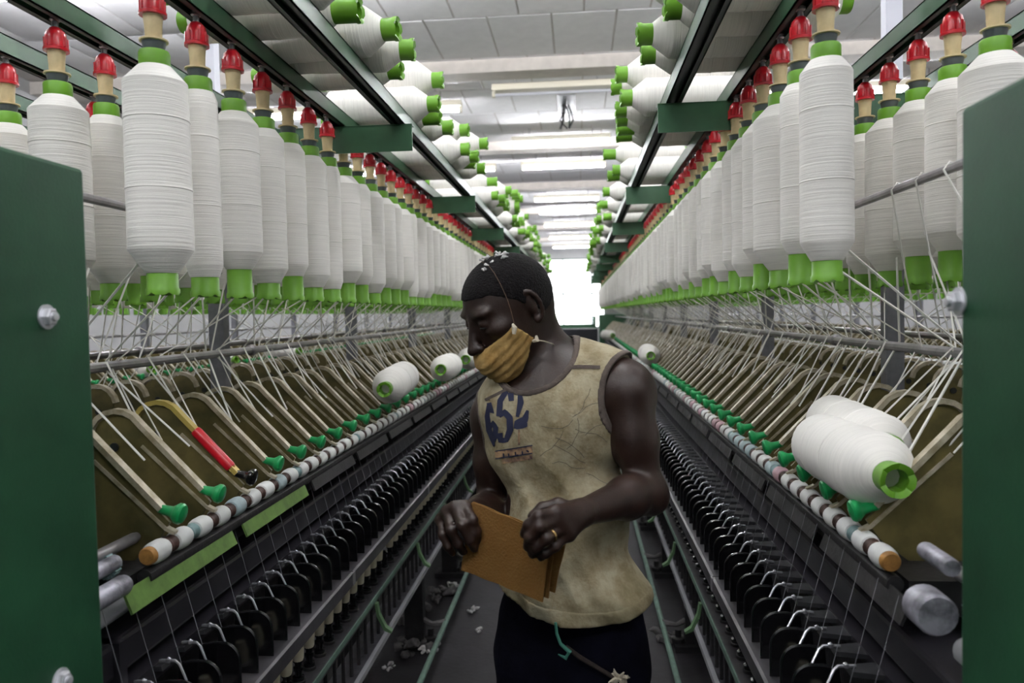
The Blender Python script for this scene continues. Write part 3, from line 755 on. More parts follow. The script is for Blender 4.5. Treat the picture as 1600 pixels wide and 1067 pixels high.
def onfloor(px, py, z=0.004):
    r = RW @ Vector(((px-800)/FPX, -(py-533.5)/FPX, -1.0)); return CAM + r*((z-1.6)/r.z)
for i, (px, py, r, nm) in enumerate([(735, 955, .022, 'upper scrap beside the man\'s leg'), (748, 985, .020, 'lower scrap beside the man\'s leg'), (672, 1015, .040, 'tuft beside the left floor pipe'), (608, 1043, .022, 'scrap under the left machine'), (705, 915, .03, 'far tuft under the left machine')]):
    fluff('lint_scrap', onfloor(px, py), r, 9, M['lint'], 'white lint on the dark floor, %s' % nm, 'lint scraps on the floor', i)
for i, (px, py, r) in enumerate([(650, 1010, .07), (690, 930, .06), (640, 960, .08), (1035, 890, .05), (1050, 1000, .05)]):
    o = fluff('dust_fluff', onfloor(px, py), r, 16, M['greylint'], 'grey dust fluff gathered on the floor under the machines', 'grey dust fluff', 40+i)
q = MB(); rr = random.Random(3); pts = []
for i in range(60):
    y = 1.2+i*.12; pts.append((-.335+.012*math.sin(i*.9)+rr.uniform(-.008, .008), y, .004))
q.tube(pts, [rr.uniform(.004, .010) for _ in pts], 6)
O('lint_seam', q.mesh('lint_seam', mat('brown_lint', (.14, .10, .085), 1, noise=.5, nscale=60), 60), None, label='line of brown fluff caked along the floor left of the man', category='lint', kind='stuff')

# ------------------------------------------------------------------ the man (one continuous body grown from a distance field)
class Field:
    def __init__(s, lo, hi, h):
        s.lo = np.array(lo, float); s.h = h
        s.n = np.ceil((np.array(hi)-s.lo)/h).astype(int)+1
        s.ax = [s.lo[i]+h*np.arange(s.n[i]) for i in range(3)]
        s.v = np.full(s.n, 1.0, np.float32)
    def box(s, lo, hi):
        a = np.maximum(np.floor((np.array(lo)-s.lo)/s.h).astype(int), 0); b = np.minimum(np.ceil((np.array(hi)-s.lo)/s.h).astype(int)+1, s.n)
        return None if (b <= a).any() else tuple(slice(a[i], b[i]) for i in range(3))
    def grid(s, sl):
        return [g.astype(np.float32) for g in np.meshgrid(*[s.ax[i][sl[i]] for i in range(3)], indexing='ij', sparse=True)]
    def put(s, fn, lo, hi, k=.01, op='add'):
        m = 3*k+.03; sl = s.box(np.array(lo)-m, np.array(hi)+m)
        if sl is None: return
        X, Y, Z = s.grid(sl); d = fn(X, Y, Z); o = s.v[sl]
        if op == 'add':
            h = np.maximum(k-np.abs(o-d), 0)/k; s.v[sl] = np.minimum(o, d)-h*h*k*.25
        elif op == 'sub':
            d = -d; h = np.maximum(k-np.abs(o-d), 0)/k; s.v[sl] = np.maximum(o, d)+h*h*k*.25
    def cone(s, a, b, ra, rb, k=.012, op='add'):      # tapered limb between two joints
        a = np.array(a, float); b = np.array(b, float); ab = b-a; L2 = float(ab@ab); R_ = max(ra, rb)
        def fn(X, Y, Z):
            t = np.clip(((X-a[0])*ab[0]+(Y-a[1])*ab[1]+(Z-a[2])*ab[2])/L2, 0, 1)
            return np.sqrt((X-a[0]-t*ab[0])**2+(Y-a[1]-t*ab[1])**2+(Z-a[2]-t*ab[2])**2)-(ra+(rb-ra)*t)
        s.put(fn, np.minimum(a, b)-R_, np.maximum(a, b)+R_, k, op)
    def ell(s, c, r, k=.012, A=None, op='add'):       # ellipsoid, A = rows are its axes
        c = np.array(c, float); A = np.eye(3) if A is None else np.array(A, float); rm = max(r)
        def fn(X, Y, Z):
            x, y, z = X-c[0], Y-c[1], Z-c[2]
            p = [(A[i][0]*x+A[i][1]*y+A[i][2]*z) for i in range(3)]
            k0 = np.sqrt(sum((p[i]/r[i])**2 for i in range(3))); k1 = np.sqrt(sum((p[i]/r[i]**2)**2 for i in range(3)))+1e-6
            return k0*(k0-1)/k1
        s.put(fn, c-rm, c+rm, k, op)
    def mesh(s, name, mats, relax=1):
        v = s.v; ins = v < 0
        n = v.shape; cnt = np.zeros([x-1 for x in n], np.uint8)
        cor = [(i, j, k) for i in (0, 1) for j in (0, 1) for k in (0, 1)]
        for i, j, k in cor: cnt += ins[i:n[0]-1+i, j:n[1]-1+j, k:n[2]-1+k]
        act = np.argwhere((cnt > 0) & (cnt < 8)); idx = np.full(cnt.shape, -1, np.int32); idx[tuple(act.T)] = np.arange(len(act))
        vals = [v[act[:, 0]+i, act[:, 1]+j, act[:, 2]+k] for i, j, k in cor]
        P = np.zeros((len(act), 3)); C = np.zeros(len(act))
        for a in range(8):
            for ax in range(3):
                if cor[a][ax] == 0:
                    c2 = list(cor[a]); c2[ax] = 1; b = cor.index(tuple(c2))
                    m = (vals[a] < 0) != (vals[b] < 0); t = vals[a][m]/(vals[a][m]-vals[b][m])
                    q = np.array(cor[a], float)[None].repeat(m.sum(), 0); q[:, ax] += t; P[m] += q; C[m] += 1
        P = (act+P/C[:, None])*s.h+s.lo
        F = []
        for ax in range(3):
            o1, o2 = [(1, 2), (2, 0), (0, 1)][ax]
            sa = [slice(0, n[i]) for i in range(3)]; sb = list(sa); sa[ax] = slice(0, n[ax]-1); sb[ax] = slice(1, n[ax])
            A_, B_ = ins[tuple(sa)], ins[tuple(sb)]; e = np.argwhere(A_ != B_)
            e = e[(e[:, o1] > 0) & (e[:, o2] > 0) & (e[:, o1] < n[o1]-1) & (e[:, o2] < n[o2]-1)]
            fl = A_[tuple(e.T)]
            def g(d1, d2):
                q = e.copy(); q[:, o1] -= d1; q[:, o2] -= d2; return idx[tuple(q.T)]
            q = np.stack([g(1, 1), g(0, 1), g(0, 0), g(1, 0)], 1); q[~fl] = q[~fl][:, ::-1]; F.append(q)
        F = np.concatenate(F); F = F[(F >= 0).all(1)]
        for _ in range(relax):
            S = np.zeros_like(P); W = np.zeros(len(P))
            for i in range(4):
                a, b = F[:, i], F[:, (i+1) % 4]
                for c in range(3): S[:, c] += np.bincount(a, P[b, c], len(P))+np.bincount(b, P[a, c], len(P))
                W += np.bincount(a, minlength=len(P))+np.bincount(b, minlength=len(P))
            P = P*.4+.6*S/np.maximum(W, 1)[:, None]
        me = bpy.data.meshes.new(name); me.vertices.add(len(P)); me.vertices.foreach_set('co', P.astype(np.float32).ravel())
        me.loops.add(len(F)*4); me.loops.foreach_set('vertex_index', F.astype(np.int32).ravel())
        me.polygons.add(len(F)); me.polygons.foreach_set('loop_start', np.arange(len(F), dtype=np.int32)*4)
        me.polygons.foreach_set('use_smooth', [True]*len(F))
        for m in (mats if isinstance(mats, list) else [mats]): me.materials.append(m)
        me.update(calc_edges=True); me.validate(); return me

M['skin'] = mat('dark_skin', (.025, .0112, .0080), .42, noise=.38, nscale=26, bump=.12, bscale=240, spec=.42)
M['hair'] = mat('short_hair', (.0075, .006, .0065), 1.0, spec=.12, noise=.5, nscale=90, bump=1.0, bscale=330, sheen=.05)
M['shirt'] = mat('stained_cotton', (.42, .375, .265), .92, noise=.6, nscale=7, col2=(.21, .175, .095), bump=.35, bscale=160, contrast=(.28, .70))
def stains(m, s2, cols):
    nt = m.node_tree; N = nt.nodes; L = nt.links; b = N['Principled BSDF']
    old = b.inputs['Base Color'].links[0].from_socket
    tc = N.new('ShaderNodeTexCoord'); n = N.new('ShaderNodeTexNoise'); n.inputs['Scale'].default_value = s2; n.inputs['Detail'].default_value = 7; n.inputs['Roughness'].default_value = .66; n.inputs['Distortion'].default_value = .15
    L.new(tc.outputs['Object'], n.inputs['Vector'])
    cr = N.new('ShaderNodeValToRGB'); cr.color_ramp.elements[0].position = .36; cr.color_ramp.elements[1].position = .60
    cr.color_ramp.elements[0].color = (*cols[0], 1); cr.color_ramp.elements[1].color = (*cols[1], 1)
    L.new(n.outputs['Fac'], cr.inputs[0])
    mx = N.new('ShaderNodeMix'); mx.data_type = 'RGBA'; mx.blend_type = 'MULTIPLY'; mx.inputs[0].default_value = 1
    L.new(old, mx.inputs[6]); L.new(cr.outputs[0], mx.inputs[7]); L.new(mx.outputs[2], b.inputs['Base Color'])
stains(M['shirt'], 22, ((.62, .55, .44), (1, 1, 1)))
M['bind'] = mat('brown_binding', (.085, .065, .055), .9, noise=.3, nscale=50, bump=.3, bscale=300)
M['pants'] = mat('navy_cloth', (.0045, .0045, .011), 1.0, spec=.08, noise=.5, nscale=14, bump=.4, bscale=60)
M['mask'] = mat('ochre_cloth', (.42, .27, .095), .9, noise=.45, nscale=34, col2=(.30, .17, .045), bump=.4, bscale=220)
M['rag'] = mat('brown_cloth', (.17, .083, .014), .9, noise=.5, nscale=26, col2=(.17, .075, .010), bump=.5, bscale=260)
M['ink'] = mat('navy_print', (.010, .013, .042), .8)
M['patch'] = mat('faded_patch', (.45, .28, .14), .9, noise=.5, nscale=60, col2=(.08, .05, .05))
M['gold'] = mat('gold_ring', (.75, .50, .22), .25, metal=1)
M['eye'] = mat('eye_white', (.35, .28, .24), .3)
M['lash'] = mat('lash', (.004, .003, .003), .6)
M['cord'] = mat('pale_cord', (.50, .44, .34), .9)
M['brown_thread'] = mat('brown_thread', (.20, .13, .09), .9)
M['teal'] = mat('teal_cord', (.05, .20, .15), .8)
M['rope'] = mat('brown_rope', (.035, .022, .018), .9, noise=.5, nscale=90, bump=.6, bscale=300)
M['nail'] = mat('fingertip_pink', (.42, .20, .17), .45)
M['shoe'] = mat('dark_shoe', (.02, .018, .016), .6)

def W3(px, py, Y): return np.array(at(px, py, Y))
man = thing('person', 'man in stained sleeveless shirt and ochre face mask standing in the aisle, looking down', 'person', (0, 1.5, 0))
ML = np.array((0, 1.5, 0))
def part(nm, me, parent=man, **k):
    o = O(nm, me, parent, **k)
    if parent is man: o.location = (0, -1.5, 0)
    return o
# head frame: f forward, u up, l his left
HO = W3(797, 477, 1.50)
yaw, pit = math.radians(58), math.radians(30)
hf = np.array((-math.sin(yaw)*math.cos(pit), -math.cos(yaw)*math.cos(pit), -math.sin(pit)))
hu = np.array((-math.sin(yaw)*math.sin(pit), -math.cos(yaw)*math.sin(pit), math.cos(pit)))
hl = np.cross(hu, hf)
HA = np.array((hf, hl, hu))
def H(f, l, u): return HO+hf*f+hl*l+hu*u
# torso frame
ty = math.radians(24)
tf = np.array((-math.sin(ty), -math.cos(ty), 0)); tu = np.array((-.10, 0, .995)); tl = np.cross(tu, tf); tl /= np.linalg.norm(tl)
TA = np.array((tf, tl, tu))
def torso(F, g=0.0, k=.03, shirt=False):
    c = W3(866, 662, 1.53); F.ell(c, (.098+g, .150+g, .165+g), k, TA)                         # rib cage
    F.ell(c+tf*.035+tl*.062+tu*.035, (.055+g, .068+g, .058+g), k, TA); F.ell(c+tf*.035-tl*.062+tu*.035, (.055+g, .068+g, .058+g), k, TA)   # chest
    F.ell(W3(884, 805, 1.52), (.088+g, .128+g, .150+g), k, TA)                                # waist
    F.ell(W3(891, 930, 1.51), (.100+g, .140+g, .120+g), k, TA)                                # hips
    F.cone(W3(975, 606, 1.465), W3(866, 600, 1.54), .050+g, .068+g, k); F.cone(W3(785, 640, 1.60), W3(850, 604, 1.55), .050+g, .066+g, k)  # shoulder girdle
    F.cone(W3(958, 588, 1.475), W3(866, 566, 1.56), .036+g, .050+g, k); F.cone(W3(792, 622, 1.59), W3(850, 574, 1.56), .034+g, .048+g, k)  # trapezius

LS, LE, LW_ = W3(982, 618, 1.455), W3(1008, 768, 1.44), W3(912, 800, 1.275)
RS, RE, RWr = W3(772, 655, 1.60), W3(770, 800, 1.60), W3(722, 806, 1.40)
def arms(F):
    for S_, E_, W_, sg in ((LS, LE, LW_, 1), (RS, RE, RWr, -1)):
        F.ell(S_+np.array((sg*.002, 0, .0)), (.047, .047, .056), .03)
        mid = S_*.55+E_*.45
        F.cone(S_, mid, .043, .040, .02); F.cone(mid, E_, .040, .032, .02)
        F.ell(mid+(S_-mid)*.1+np.array((-.008*sg, -.012, 0)), (.036, .038, .062), .02)
        F.ell(E_+(np.array((.012, .01, -.012)) if sg > 0 else np.array((-.004, .01, -.012))), (.034, .034, .036), .02)
        f1 = E_*.68+W_*.32
        F.cone(E_, f1, .036, .037, .02); F.cone(f1, W_, .037, .0225, .02)
def finger(F, pts, r0, r1, k=.004):
    n = len(pts)-1
    for i in range(n):
        ra = r0+(r1-r0)*i/n; rb = r0+(r1-r0)*(i+1)/n
        F.cone(pts[i], pts[i+1], ra, rb, k)
        if i: F.ell(pts[i], (ra*1.08,)*3, k)
# left hand (picture right), closing on the cloth from the front; knuckle, middle joint, end joint, tip
LH = [
    [W3(868, 800, 1.215), W3(842, 806, 1.190), W3(826, 820, 1.193), W3(819, 834, 1.206)],
    [W3(872, 812, 1.213), W3(843, 823, 1.182), W3(828, 840, 1.187), W3(824, 854, 1.202)],
    [W3(879, 824, 1.216), W3(855, 841, 1.186), W3(838, 855, 1.190), W3(832, 866, 1.204)],
    [W3(888, 835, 1.222), W3(868, 853, 1.200), W3(853, 864, 1.200), W3(845, 871, 1.210)]]
LT = [W3(898, 797, 1.262), W3(872, 788, 1.262), W3(848, 794, 1.258), W3(832, 806, 1.250)]
RH = [
    [W3(727, 792, 1.345), W3(738, 812, 1.315), W3(744, 830, 1.318), W3(747, 844, 1.332)],
    [W3(712, 793, 1.345), W3(722, 820, 1.308), W3(734, 843, 1.313), W3(741, 857, 1.328)],
    [W3(699, 800, 1.350), W3(705, 828, 1.315), W3(716, 850, 1.318), W3(724, 862, 1.330)],
    [W3(690, 812, 1.360), W3(692, 836, 1.330), W3(700, 854, 1.328), W3(707, 864, 1.338)]]
RT_ = [W3(738, 803, 1.40), W3(752, 816, 1.392), W3(757, 832, 1.385), W3(756, 848, 1.378)]
def hands(F):
    for Wr, fs, th in ((LW_, LH, LT), (RWr, RH, RT_)):
        for i, fg in enumerate(fs):
            base = Wr*.62+fg[0]*.38
            F.cone(Wr*.85+fg[0]*.15, fg[0], .0165, .0128, .012)
            F.ell(fg[0], (.0112,)*3, .006)
            finger(F, fg, (.0098, .0102, .0097, .0086)[i], (.0078, .0080, .0077, .0070)[i])
        F.cone(Wr, th[0], .018, .0145, .012); finger(F, th, .0125, .0088)

B = Field((-.34, 1.13, .90), (.27, 1.73, 1.76), .0031)
torso(B, 0, .03)
B.cone(W3(862, 588, 1.555), W3(830, 530, 1.535), .066, .056, .03)      # neck
B.cone(W3(842, 570, 1.59), H(-.036, 0, -.03), .046, .044, .03)
arms(B); hands(B)
# head
B.ell(H(.000, 0, .026), (.086, .072, .074), .02, HA)
B.ell(H(-.026, 0, .008), (.062, .066, .066), .03, HA)
B.ell(H(.030, 0, -.030), (.062, .060, .080), .03, HA)
B.ell(H(.052, 0, -.072), (.040, .044, .042), .02, HA)
B.ell(H(.070, 0, -.100), (.024, .022, .018), .015, HA)      # chin
for q_ in (-1, 1):
    B.ell(H(.072, .030*q_, .026), (.018, .024, .009), .012, HA)        # brow
    B.ell(H(.058, .046*q_, -.014), (.024, .020, .017), .016, HA)       # cheekbone
    B.ell(H(.094, .030*q_, .008), (.012, .016, .010), .008, HA, 'sub') # socket
    B.ell(H(.0775, .031*q_, .006), (.0128, .0138, .0112), .003, HA); B.ell(H(.078, .034*q_, -.010), (.010, .016, .0045), .005, HA)    # lid
    B.ell(H(.104, .0125*q_, -.036), (.010, .0085, .0085), .005, HA)    # nostril wing
    # ear: a rim and lobe standing off the skull
    c = H(-.004, .071*q_, -.006)
    e1 = hl*q_*.55+(-hf)*.83; e1 /= np.linalg.norm(e1)
    ring = [c+hu*(.030*math.cos(a))+e1*(.004+.015*math.sin(a)) + hl*q_*.004 for a in np.linspace(-.5, 3.5, 9)]
    B.ell(c+e1*.004, (.009, .007, .026), .006, HA)
    for i in range(8): B.cone(ring[i], ring[i+1], .0042, .0042, .003)
    B.ell(c-hu*.029+hl*q_*.004, (.008, .005, .010), .004, HA)
B.cone(H(.084, 0, .016), H(.107, 0, -.024), .0078, .0112, .010)        # nose
B.ell(H(.114, 0, -.034), (.0125, .013, .0105), .006, HA)
B.ell(H(.098, 0, -.062), (.012, .022, .0075), .006, HA); B.ell(H(.094, 0, -.076), (.012, .020, .0075), .005, HA)   # lips
part('body', B.mesh('body', M['skin'], 2))
# hair: a close cap over the skull
Fh = Field(HO-.14, HO+.16, .0028)
Fh.ell(H(.000, 0, .026), (.0885, .0745, .0767), .02, HA); Fh.ell(H(-.026, 0, .008), (.0645, .0685, .0686), .03, HA)
X, Y, Z = Fh.grid((slice(None),)*3)
lf = hf[0]*(X-HO[0])+hf[1]*(Y-HO[1])+hf[2]*(Z-HO[2]); lu = hu[0]*(X-HO[0])+hu[1]*(Y-HO[1])+hu[2]*(Z-HO[2]); ll = hl[0]*(X-HO[0])+hl[1]*(Y-HO[1])+hl[2]*(Z-HO[2])
line = .060+.016*np.sin(ll*30)**2 - np.clip((.060-lf), 0, .2)*.75        # height of the hairline above the ears
line = np.where(lf < .012, .012+(lf-.012)*1.05, np.where(lf < .05, .016+(lf-.012)*.9, .050+(lf-.05)*.2))
Fh.v = np.maximum(Fh.v, (line-lu)*.8).astype(np.float32)
Fh.v += (.0011*np.sin(lf*520+3*np.sin(ll*260))*np.sin(ll*480)*np.sin(lu*500)).astype(np.float32)
part('hair', Fh.mesh('hair', M['hair'], 1))
# eyes nearly closed: lash line and brow
for q_ in (-1, 1):
    q = MB(); q.tube([H(.084, (.031+t)*q_, .0012-abs(t)*.10) + hf*(.0060-t*t*38) for t in (-.013, -.007, 0, .007, .013)], [.0008, .0014, .0017, .0014, .0008], 6)
    part('eyelashes', q.mesh('eyelashes', M['lash']))
# mask: a pleated cloth cup slung under the nose
Fm = Field(HO-.16, HO+.16, .0027)
g = .010
Fm.ell(H(.030, 0, -.030), (.062+g, .060+g, .080+g), .03, HA); Fm.ell(H(.054, 0, -.072), (.044+g, .046+g, .044+g), .02, HA)
Fm.ell(H(.078, 0, -.098), (.032, .030, .024), .02, HA); Fm.ell(H(.100, 0, -.066), (.022, .032, .022), .02, HA); Fm.ell(H(-.01, 0, -.02), (.080, .078, .07), .02, HA)
X, Y, Z = Fm.grid((slice(None),)*3)
lf = hf[0]*(X-HO[0])+hf[1]*(Y-HO[1])+hf[2]*(Z-HO[2]); lu = hu[0]*(X-HO[0])+hu[1]*(Y-HO[1])+hu[2]*(Z-HO[2]); ll = hl[0]*(X-HO[0])+hl[1]*(Y-HO[1])+hl[2]*(Z-HO[2])
base = Fm.v.copy()
def above(p, q2):          # signed side of the line p->q2 in the (f,u) plane
    d = np.array(q2)-np.array(p); n_ = np.array((-d[1], d[0]))/np.hypot(*d); return (lf-p[0])*n_[0]+(lu-p[1])*n_[1]
top = above((.045, -.018), (.115, -.046)); rear = above((.073, -.128), (.018, -.062)); r2 = above((.018, -.062), (.045, -.018))
rear = -rear if (rear[tuple(np.array(rear.shape)//2)]) is None else rear
mid = np.array((.07, -.07))
def sgn_at(p, q2):
    d = np.array(q2)-np.array(p); n_ = np.array((-d[1], d[0]))/np.hypot(*d); return np.sign((mid-np.array(p))@n_)
top = -top*sgn_at((.045, -.018), (.115, -.046)); rear = -rear*sgn_at((.073, -.128), (.018, -.062)); r2 = -r2*sgn_at((.018, -.062), (.045, -.018))
pleat = .0014*np.sin(top*400)*np.clip(-top*60, 0, 1) + .0012*np.sin(lf*190+lu*60)
v_ = base+pleat
v_ = np.maximum(np.maximum(v_, top), np.maximum(rear, r2)); v_ = np.maximum(v_, -(base+.0075))
Fm.v = v_.astype(np.float32)
mk = part('face_mask', Fm.mesh('face_mask', M['mask'], 1))
q = MB(); q.tube([H(.040, .066, -.018), H(.036, .0735, .010), H(.033, .0755, .030), H(.028, .0700, .060), H(.022, .056, .083), H(.016, .034, .098), H(.010, 0, .104)], .00045, 5)
part('mask_thread', q.mesh('mask_thread', M['brown_thread']))
q = MB()
q.tube([W3(803, 522, 1.415), W3(804, 512, 1.415), W3(801, 506, 1.418)], [.0035, .0055, .002], 7)
q.tube([W3(833, 533, 1.43), W3(839, 531, 1.425), W3(838, 524, 1.425)], [.003, .005, .002], 7)
q.tube([W3(837, 531, 1.43), W3(850, 533, 1.445), W3(863, 537, 1.475), W3(868, 541, 1.50)], .0011, 5)
part('mask_string', q.mesh('mask_string', M['cord']))
# lint caught in the hair and a thread across the head
q = MB(); rr = random.Random(5)
for i in range(16):
    f_, l_ = rr.uniform(-.03, .03), rr.uniform(.0, .04); s_ = math.sqrt(max(0, 1-(f_/.1)**2-(l_/.08)**2)); p_ = H(f_, l_, .026+.0785*s_)
    q.tube([p_, p_+np.array((rr.uniform(-.008, .008), rr.uniform(-.006, .006), .003)), p_+np.array((rr.uniform(-.012, .012), rr.uniform(-.008, .008), .002))], [.0012, .0028, .0008], 5)
part('hair_lint', q.mesh('hair_lint', M['lint']), kind='stuff')

# sleeveless shirt
S = Field((-.23, 1.30, .90), (.22, 1.76, 1.56), .0034)
torso(S, .009, .032)
S.ell(W3(890, 925, 1.505), (.112, .148, .085), .03, TA); S.ell(W3(894, 985, 1.50), (.118, .156, .10), .03, TA)
S.cone(W3(888, 890, 1.505), W3(894, 985, 1.49), .112, .122, .03)
X, Y, Z = S.grid((slice(None),)*3)
sd = S.v.copy()
# folds
SO = W3(866, 662, 1.53)
tx = tl[0]*(X-SO[0])+tl[1]*(Y-SO[1])+tl[2]*(Z-SO[2]); tz = tu[0]*(X-SO[0])+tu[1]*(Y-SO[1])+tu[2]*(Z-SO[2]); tyy = tf[0]*(X-SO[0])+tf[1]*(Y-SO[1])
low = np.clip((-.02-tz)/.12, 0, 1)
fold = .0050*low*np.sin((tx*.9+tz*.55)*55+1.6*np.sin(tz*16)) + .0030*np.sin((tx*.6-tz*.8)*48+2*np.sin(tx*22)) + .0012*np.sin(tx*120+tz*70)*low
fold += .004*np.exp(-((tx+.075)/.03)**2)*np.clip(-tz/.1, 0, 1)*np.sin(tz*40)
rid = lambda a: (1-np.abs(np.sin(a)))**2
fold += .0065*low*(.35-rid(tx*9-tz*13+.5*np.sin(tz*23)+.8)) + .0050*low*(.35-rid(tx*15+tz*17+1.1*np.sin(tx*19)))
fold += .0035*(.3-rid(tx*13-tz*9+.7*np.sin(tz*31)+.3))*np.clip((tz+.14)/.1, 0, 1)
sd = sd + fold.astype(np.float32)
def sphere_cut(c, r, A): 
    p = [(A[i][0]*(X-c[0])+A[i][1]*(Y-c[1])+A[i][2]*(Z-c[2]))/r[i] for i in range(3)]
    k0 = np.sqrt(p[0]**2+p[1]**2+p[2]**2); k1 = np.sqrt((p[0]/r[0])**2+(p[1]/r[1])**2+(p[2]/r[2])**2)+1e-6
    return k0*(k0-1)/k1
cn = W3(838, 560, 1.49); neckc = sphere_cut(cn, (.125, .080, .062), TA)
al = W3(1000, 622, 1.43); armL = sphere_cut(al, (.16, .058, .092), TA)
ar = W3(742, 668, 1.62); armR = sphere_cut(ar, (.16, .058, .085), TA)
hemz = 1.045; hem = (W3(890, 972, 1.4)[2] + .03*((X-.0)/.16)**2) - Z
cut = np.minimum(np.minimum(neckc, armL), armR)
Ssh = np.maximum(np.maximum(sd, -cut), hem).astype(np.float32)
S.v = Ssh; part('shirt', S.mesh('shirt', M['shirt'], 1))
shirt = COL.objects[-1]
# brown binding round neck and armholes
S.v = np.maximum(np.maximum(sd-.0022, -(cut+.0012)), cut-.0105).astype(np.float32)
S.v = np.maximum(S.v, -(sd+.006)).astype(np.float32)
part('shirt_binding', S.mesh('binding', M['bind'], 1), label='brown binding at neck and armholes')
# hem band
S.v = np.maximum(np.maximum(sd-.0016, hem-.0012), Z-(W3(890, 972, 1.4)[2]+.03*((X-.0)/.16)**2+.026)).astype(np.float32)
S.v = np.maximum(S.v, -(sd+.006)).astype(np.float32)
part('shirt_hem', S.mesh('hem', M['shirt'], 1))
# shoulder seams
from mathutils.bvhtree import BVHTree
bv = BVHTree.FromPolygons([v.co[:] for v in shirt.data.vertices], [p.vertices[:] for p in shirt.data.polygons])
def onshirt(px, py, off=.0012):
    r = RW @ Vector(((px-800)/FPX, -(py-533.5)/FPX, -1.0)); r.normalize()
    h_, n_, _, _ = bv.ray_cast(CAM, r, 5)
    return None if h_ is None else h_+n_*off
def stroke(px, w, nm, m, off=.0008, n=24):
    """a flat printed stroke laid on the cloth through picture points (x, y), w = width in m"""
    P_ = []
    for i in range(len(px)-1):
        k_ = max(2, int(math.dist(px[i], px[i+1])/3))
        for j in range(k_): t = j/k_; P_.append((px[i][0]*(1-t)+px[i+1][0]*t, px[i][1]*(1-t)+px[i+1][1]*t, w[i]*(1-t)+w[i+1]*t))
    P_.append((*px[-1], w[-1])); vs = []; fs = []
    for i, (a, b, ww) in enumerate(P_):
        a2, b2 = P_[min(i+1, len(P_)-1)][:2]; a1, b1 = P_[max(i-1, 0)][:2]; dx, dy = a2-a1, b2-b1; L_ = math.hypot(dx, dy) or 1
        row = []
        for t in (-1, 0, 1):
            p_ = onshirt(a-dy/L_*ww*t, b+dx/L_*ww*t, off)
            if p_ is None: break
            row.append(p_)
        if len(row) == 3: vs.append(row)
    q = MB(); n_ = len(vs)
    if n_ < 2: return None
    q.add([p_ for r_ in vs for p_ in r_], [(i*3+k_, i*3+k_+1, i*3+k_+4, i*3+k_+3) for i in range(n_-1) for k_ in (0, 1)])
    return q
def printed(nm, strokes, m, label=None, off=.0010):
    q = MB()
    for px, w_ in strokes:
        s_ = stroke(px, w_, nm, m, off)
        if s_: q.add(s_.v, s_.f)
    if q.v: part(nm, q.mesh(nm, m, 60), **({'label': label} if label else {}))
def zz(pts, x0=680, y0=540, s_=3.81): return [(x0+a/s_, y0+b/s_) for a, b in pts]
printed('printed_number', [
    (zz([(322, 340), (335, 400), (325, 350)]), [3.5, 5, 3]),
    (zz([(318, 350), (312, 420), (322, 500), (345, 560), (352, 600)]), [2, 4, 4.5, 4, 1]),
    (zz([(325, 500), (345, 455), (362, 490), (358, 545), (345, 580)]), [2.5, 3, 4, 4, 2]),
    (zz([(425, 270), (388, 330), (382, 420)]), [4, 4.5, 4.5]),
    (zz([(382, 420), (415, 395), (445, 430), (448, 500), (425, 560), (390, 565), (385, 520)]), [3, 4.5, 5, 5, 4, 4, 5]),
    (zz([(450, 280), (455, 330)]), [5, 4]),
    (zz([(505, 275), (510, 340), (490, 425)]), [3, 5, 2.5]),
    (zz([(485, 495), (490, 460), (535, 440), (552, 385)]), [4, 5, 5.5, 2]),
    (zz([(480, 480), (520, 470), (550, 470)]), [5, 6, 3])], M['ink'], 'navy stencilled 652 on the chest')
printed('chest_patch', [(zz([(360, 650), (580, 615)]), [6, 6]), (zz([(400, 690), (580, 660)]), [3.5, 3.5]), (zz([(500, 500), (500, 590)]), [1.6, 1.6])], M['patch'], 'small faded patch on the chest')
printed('patch_letters', [(zz([(410, 640), (412, 665)]), [1.2, 1.2]), (zz([(440, 640), (440, 660), (455, 658)]), [1.2, 1.2, 1]), (zz([(480, 630), (482, 652), (496, 648)]), [1.2, 1.2, 1]), (zz([(520, 626), (522, 645)]), [1.2, 1.2]), (zz([(545, 622), (560, 630)]), [1.2, 1.2]),
    (zz([(362, 628), (580, 592)]), [.8, .8]), (zz([(362, 672), (580, 638)]), [.8, .8])], M['ink'], off=.0018)
printed('shoulder_seam', [([(882+680-680, 575), (905, 573), (938, 574)], [2.6, 2.8, 2.6]), (zz([(300, 325), (360, 295), (425, 262)]), [2.2, 2.2, 2.2])], M['bind'], off=.0016)
rr = random.Random(11)
sk = []
for i in range(11):
    a, b = rr.uniform(560, 900), rr.uniform(380, 760); an = rr.uniform(-.9, .6); pts = []
    for j in range(6): pts.append((a, b)); a += 42*math.cos(an); b += 42*math.sin(an); an += rr.uniform(-.5, .6)
    sk.append((zz(pts), [.35]*6))
printed('cloth_scratches', sk, mat('grey_stain', (.09, .075, .06), .9), 'thin dark lines and stains on the cloth')

# trousers and shoes
Tn = Field((-.27, 1.28, .0), (.26, 1.78, 1.12), .007)
hp_ = W3(890, 955, 1.51)
Tn.ell(hp_+np.array((0, 0, .02)), (.105, .142, .10), .03, TA)
Tn.ell(hp_+np.array((0, .01, -.08)), (.112, .148, .12), .03, TA)
hcx = hp_[0]; 
for q_, fx, fy in ((1, hcx+.105, 1.44), (-1, hcx-.10, 1.60)):
    hj = hp_+tl*.072*q_+np.array((0, 0, -.06)); kn_ = np.array((hcx+.095*q_, hj[1]-.02, .50)); an_ = np.array((fx, fy, .09))
    Tn.cone(hj, kn_, .088, .068, .03); Tn.cone(kn_, an_, .068, .058, .02)
X, Y, Z = Tn.grid((slice(None),)*3)
Tn.v = np.maximum(Tn.v+.003*np.sin(Z*60+X*30)*np.sin(X*40+Y*30), np.maximum(.055-Z, Z-1.09)).astype(np.float32)
part('trousers', Tn.mesh('trousers', M['pants'], 1))
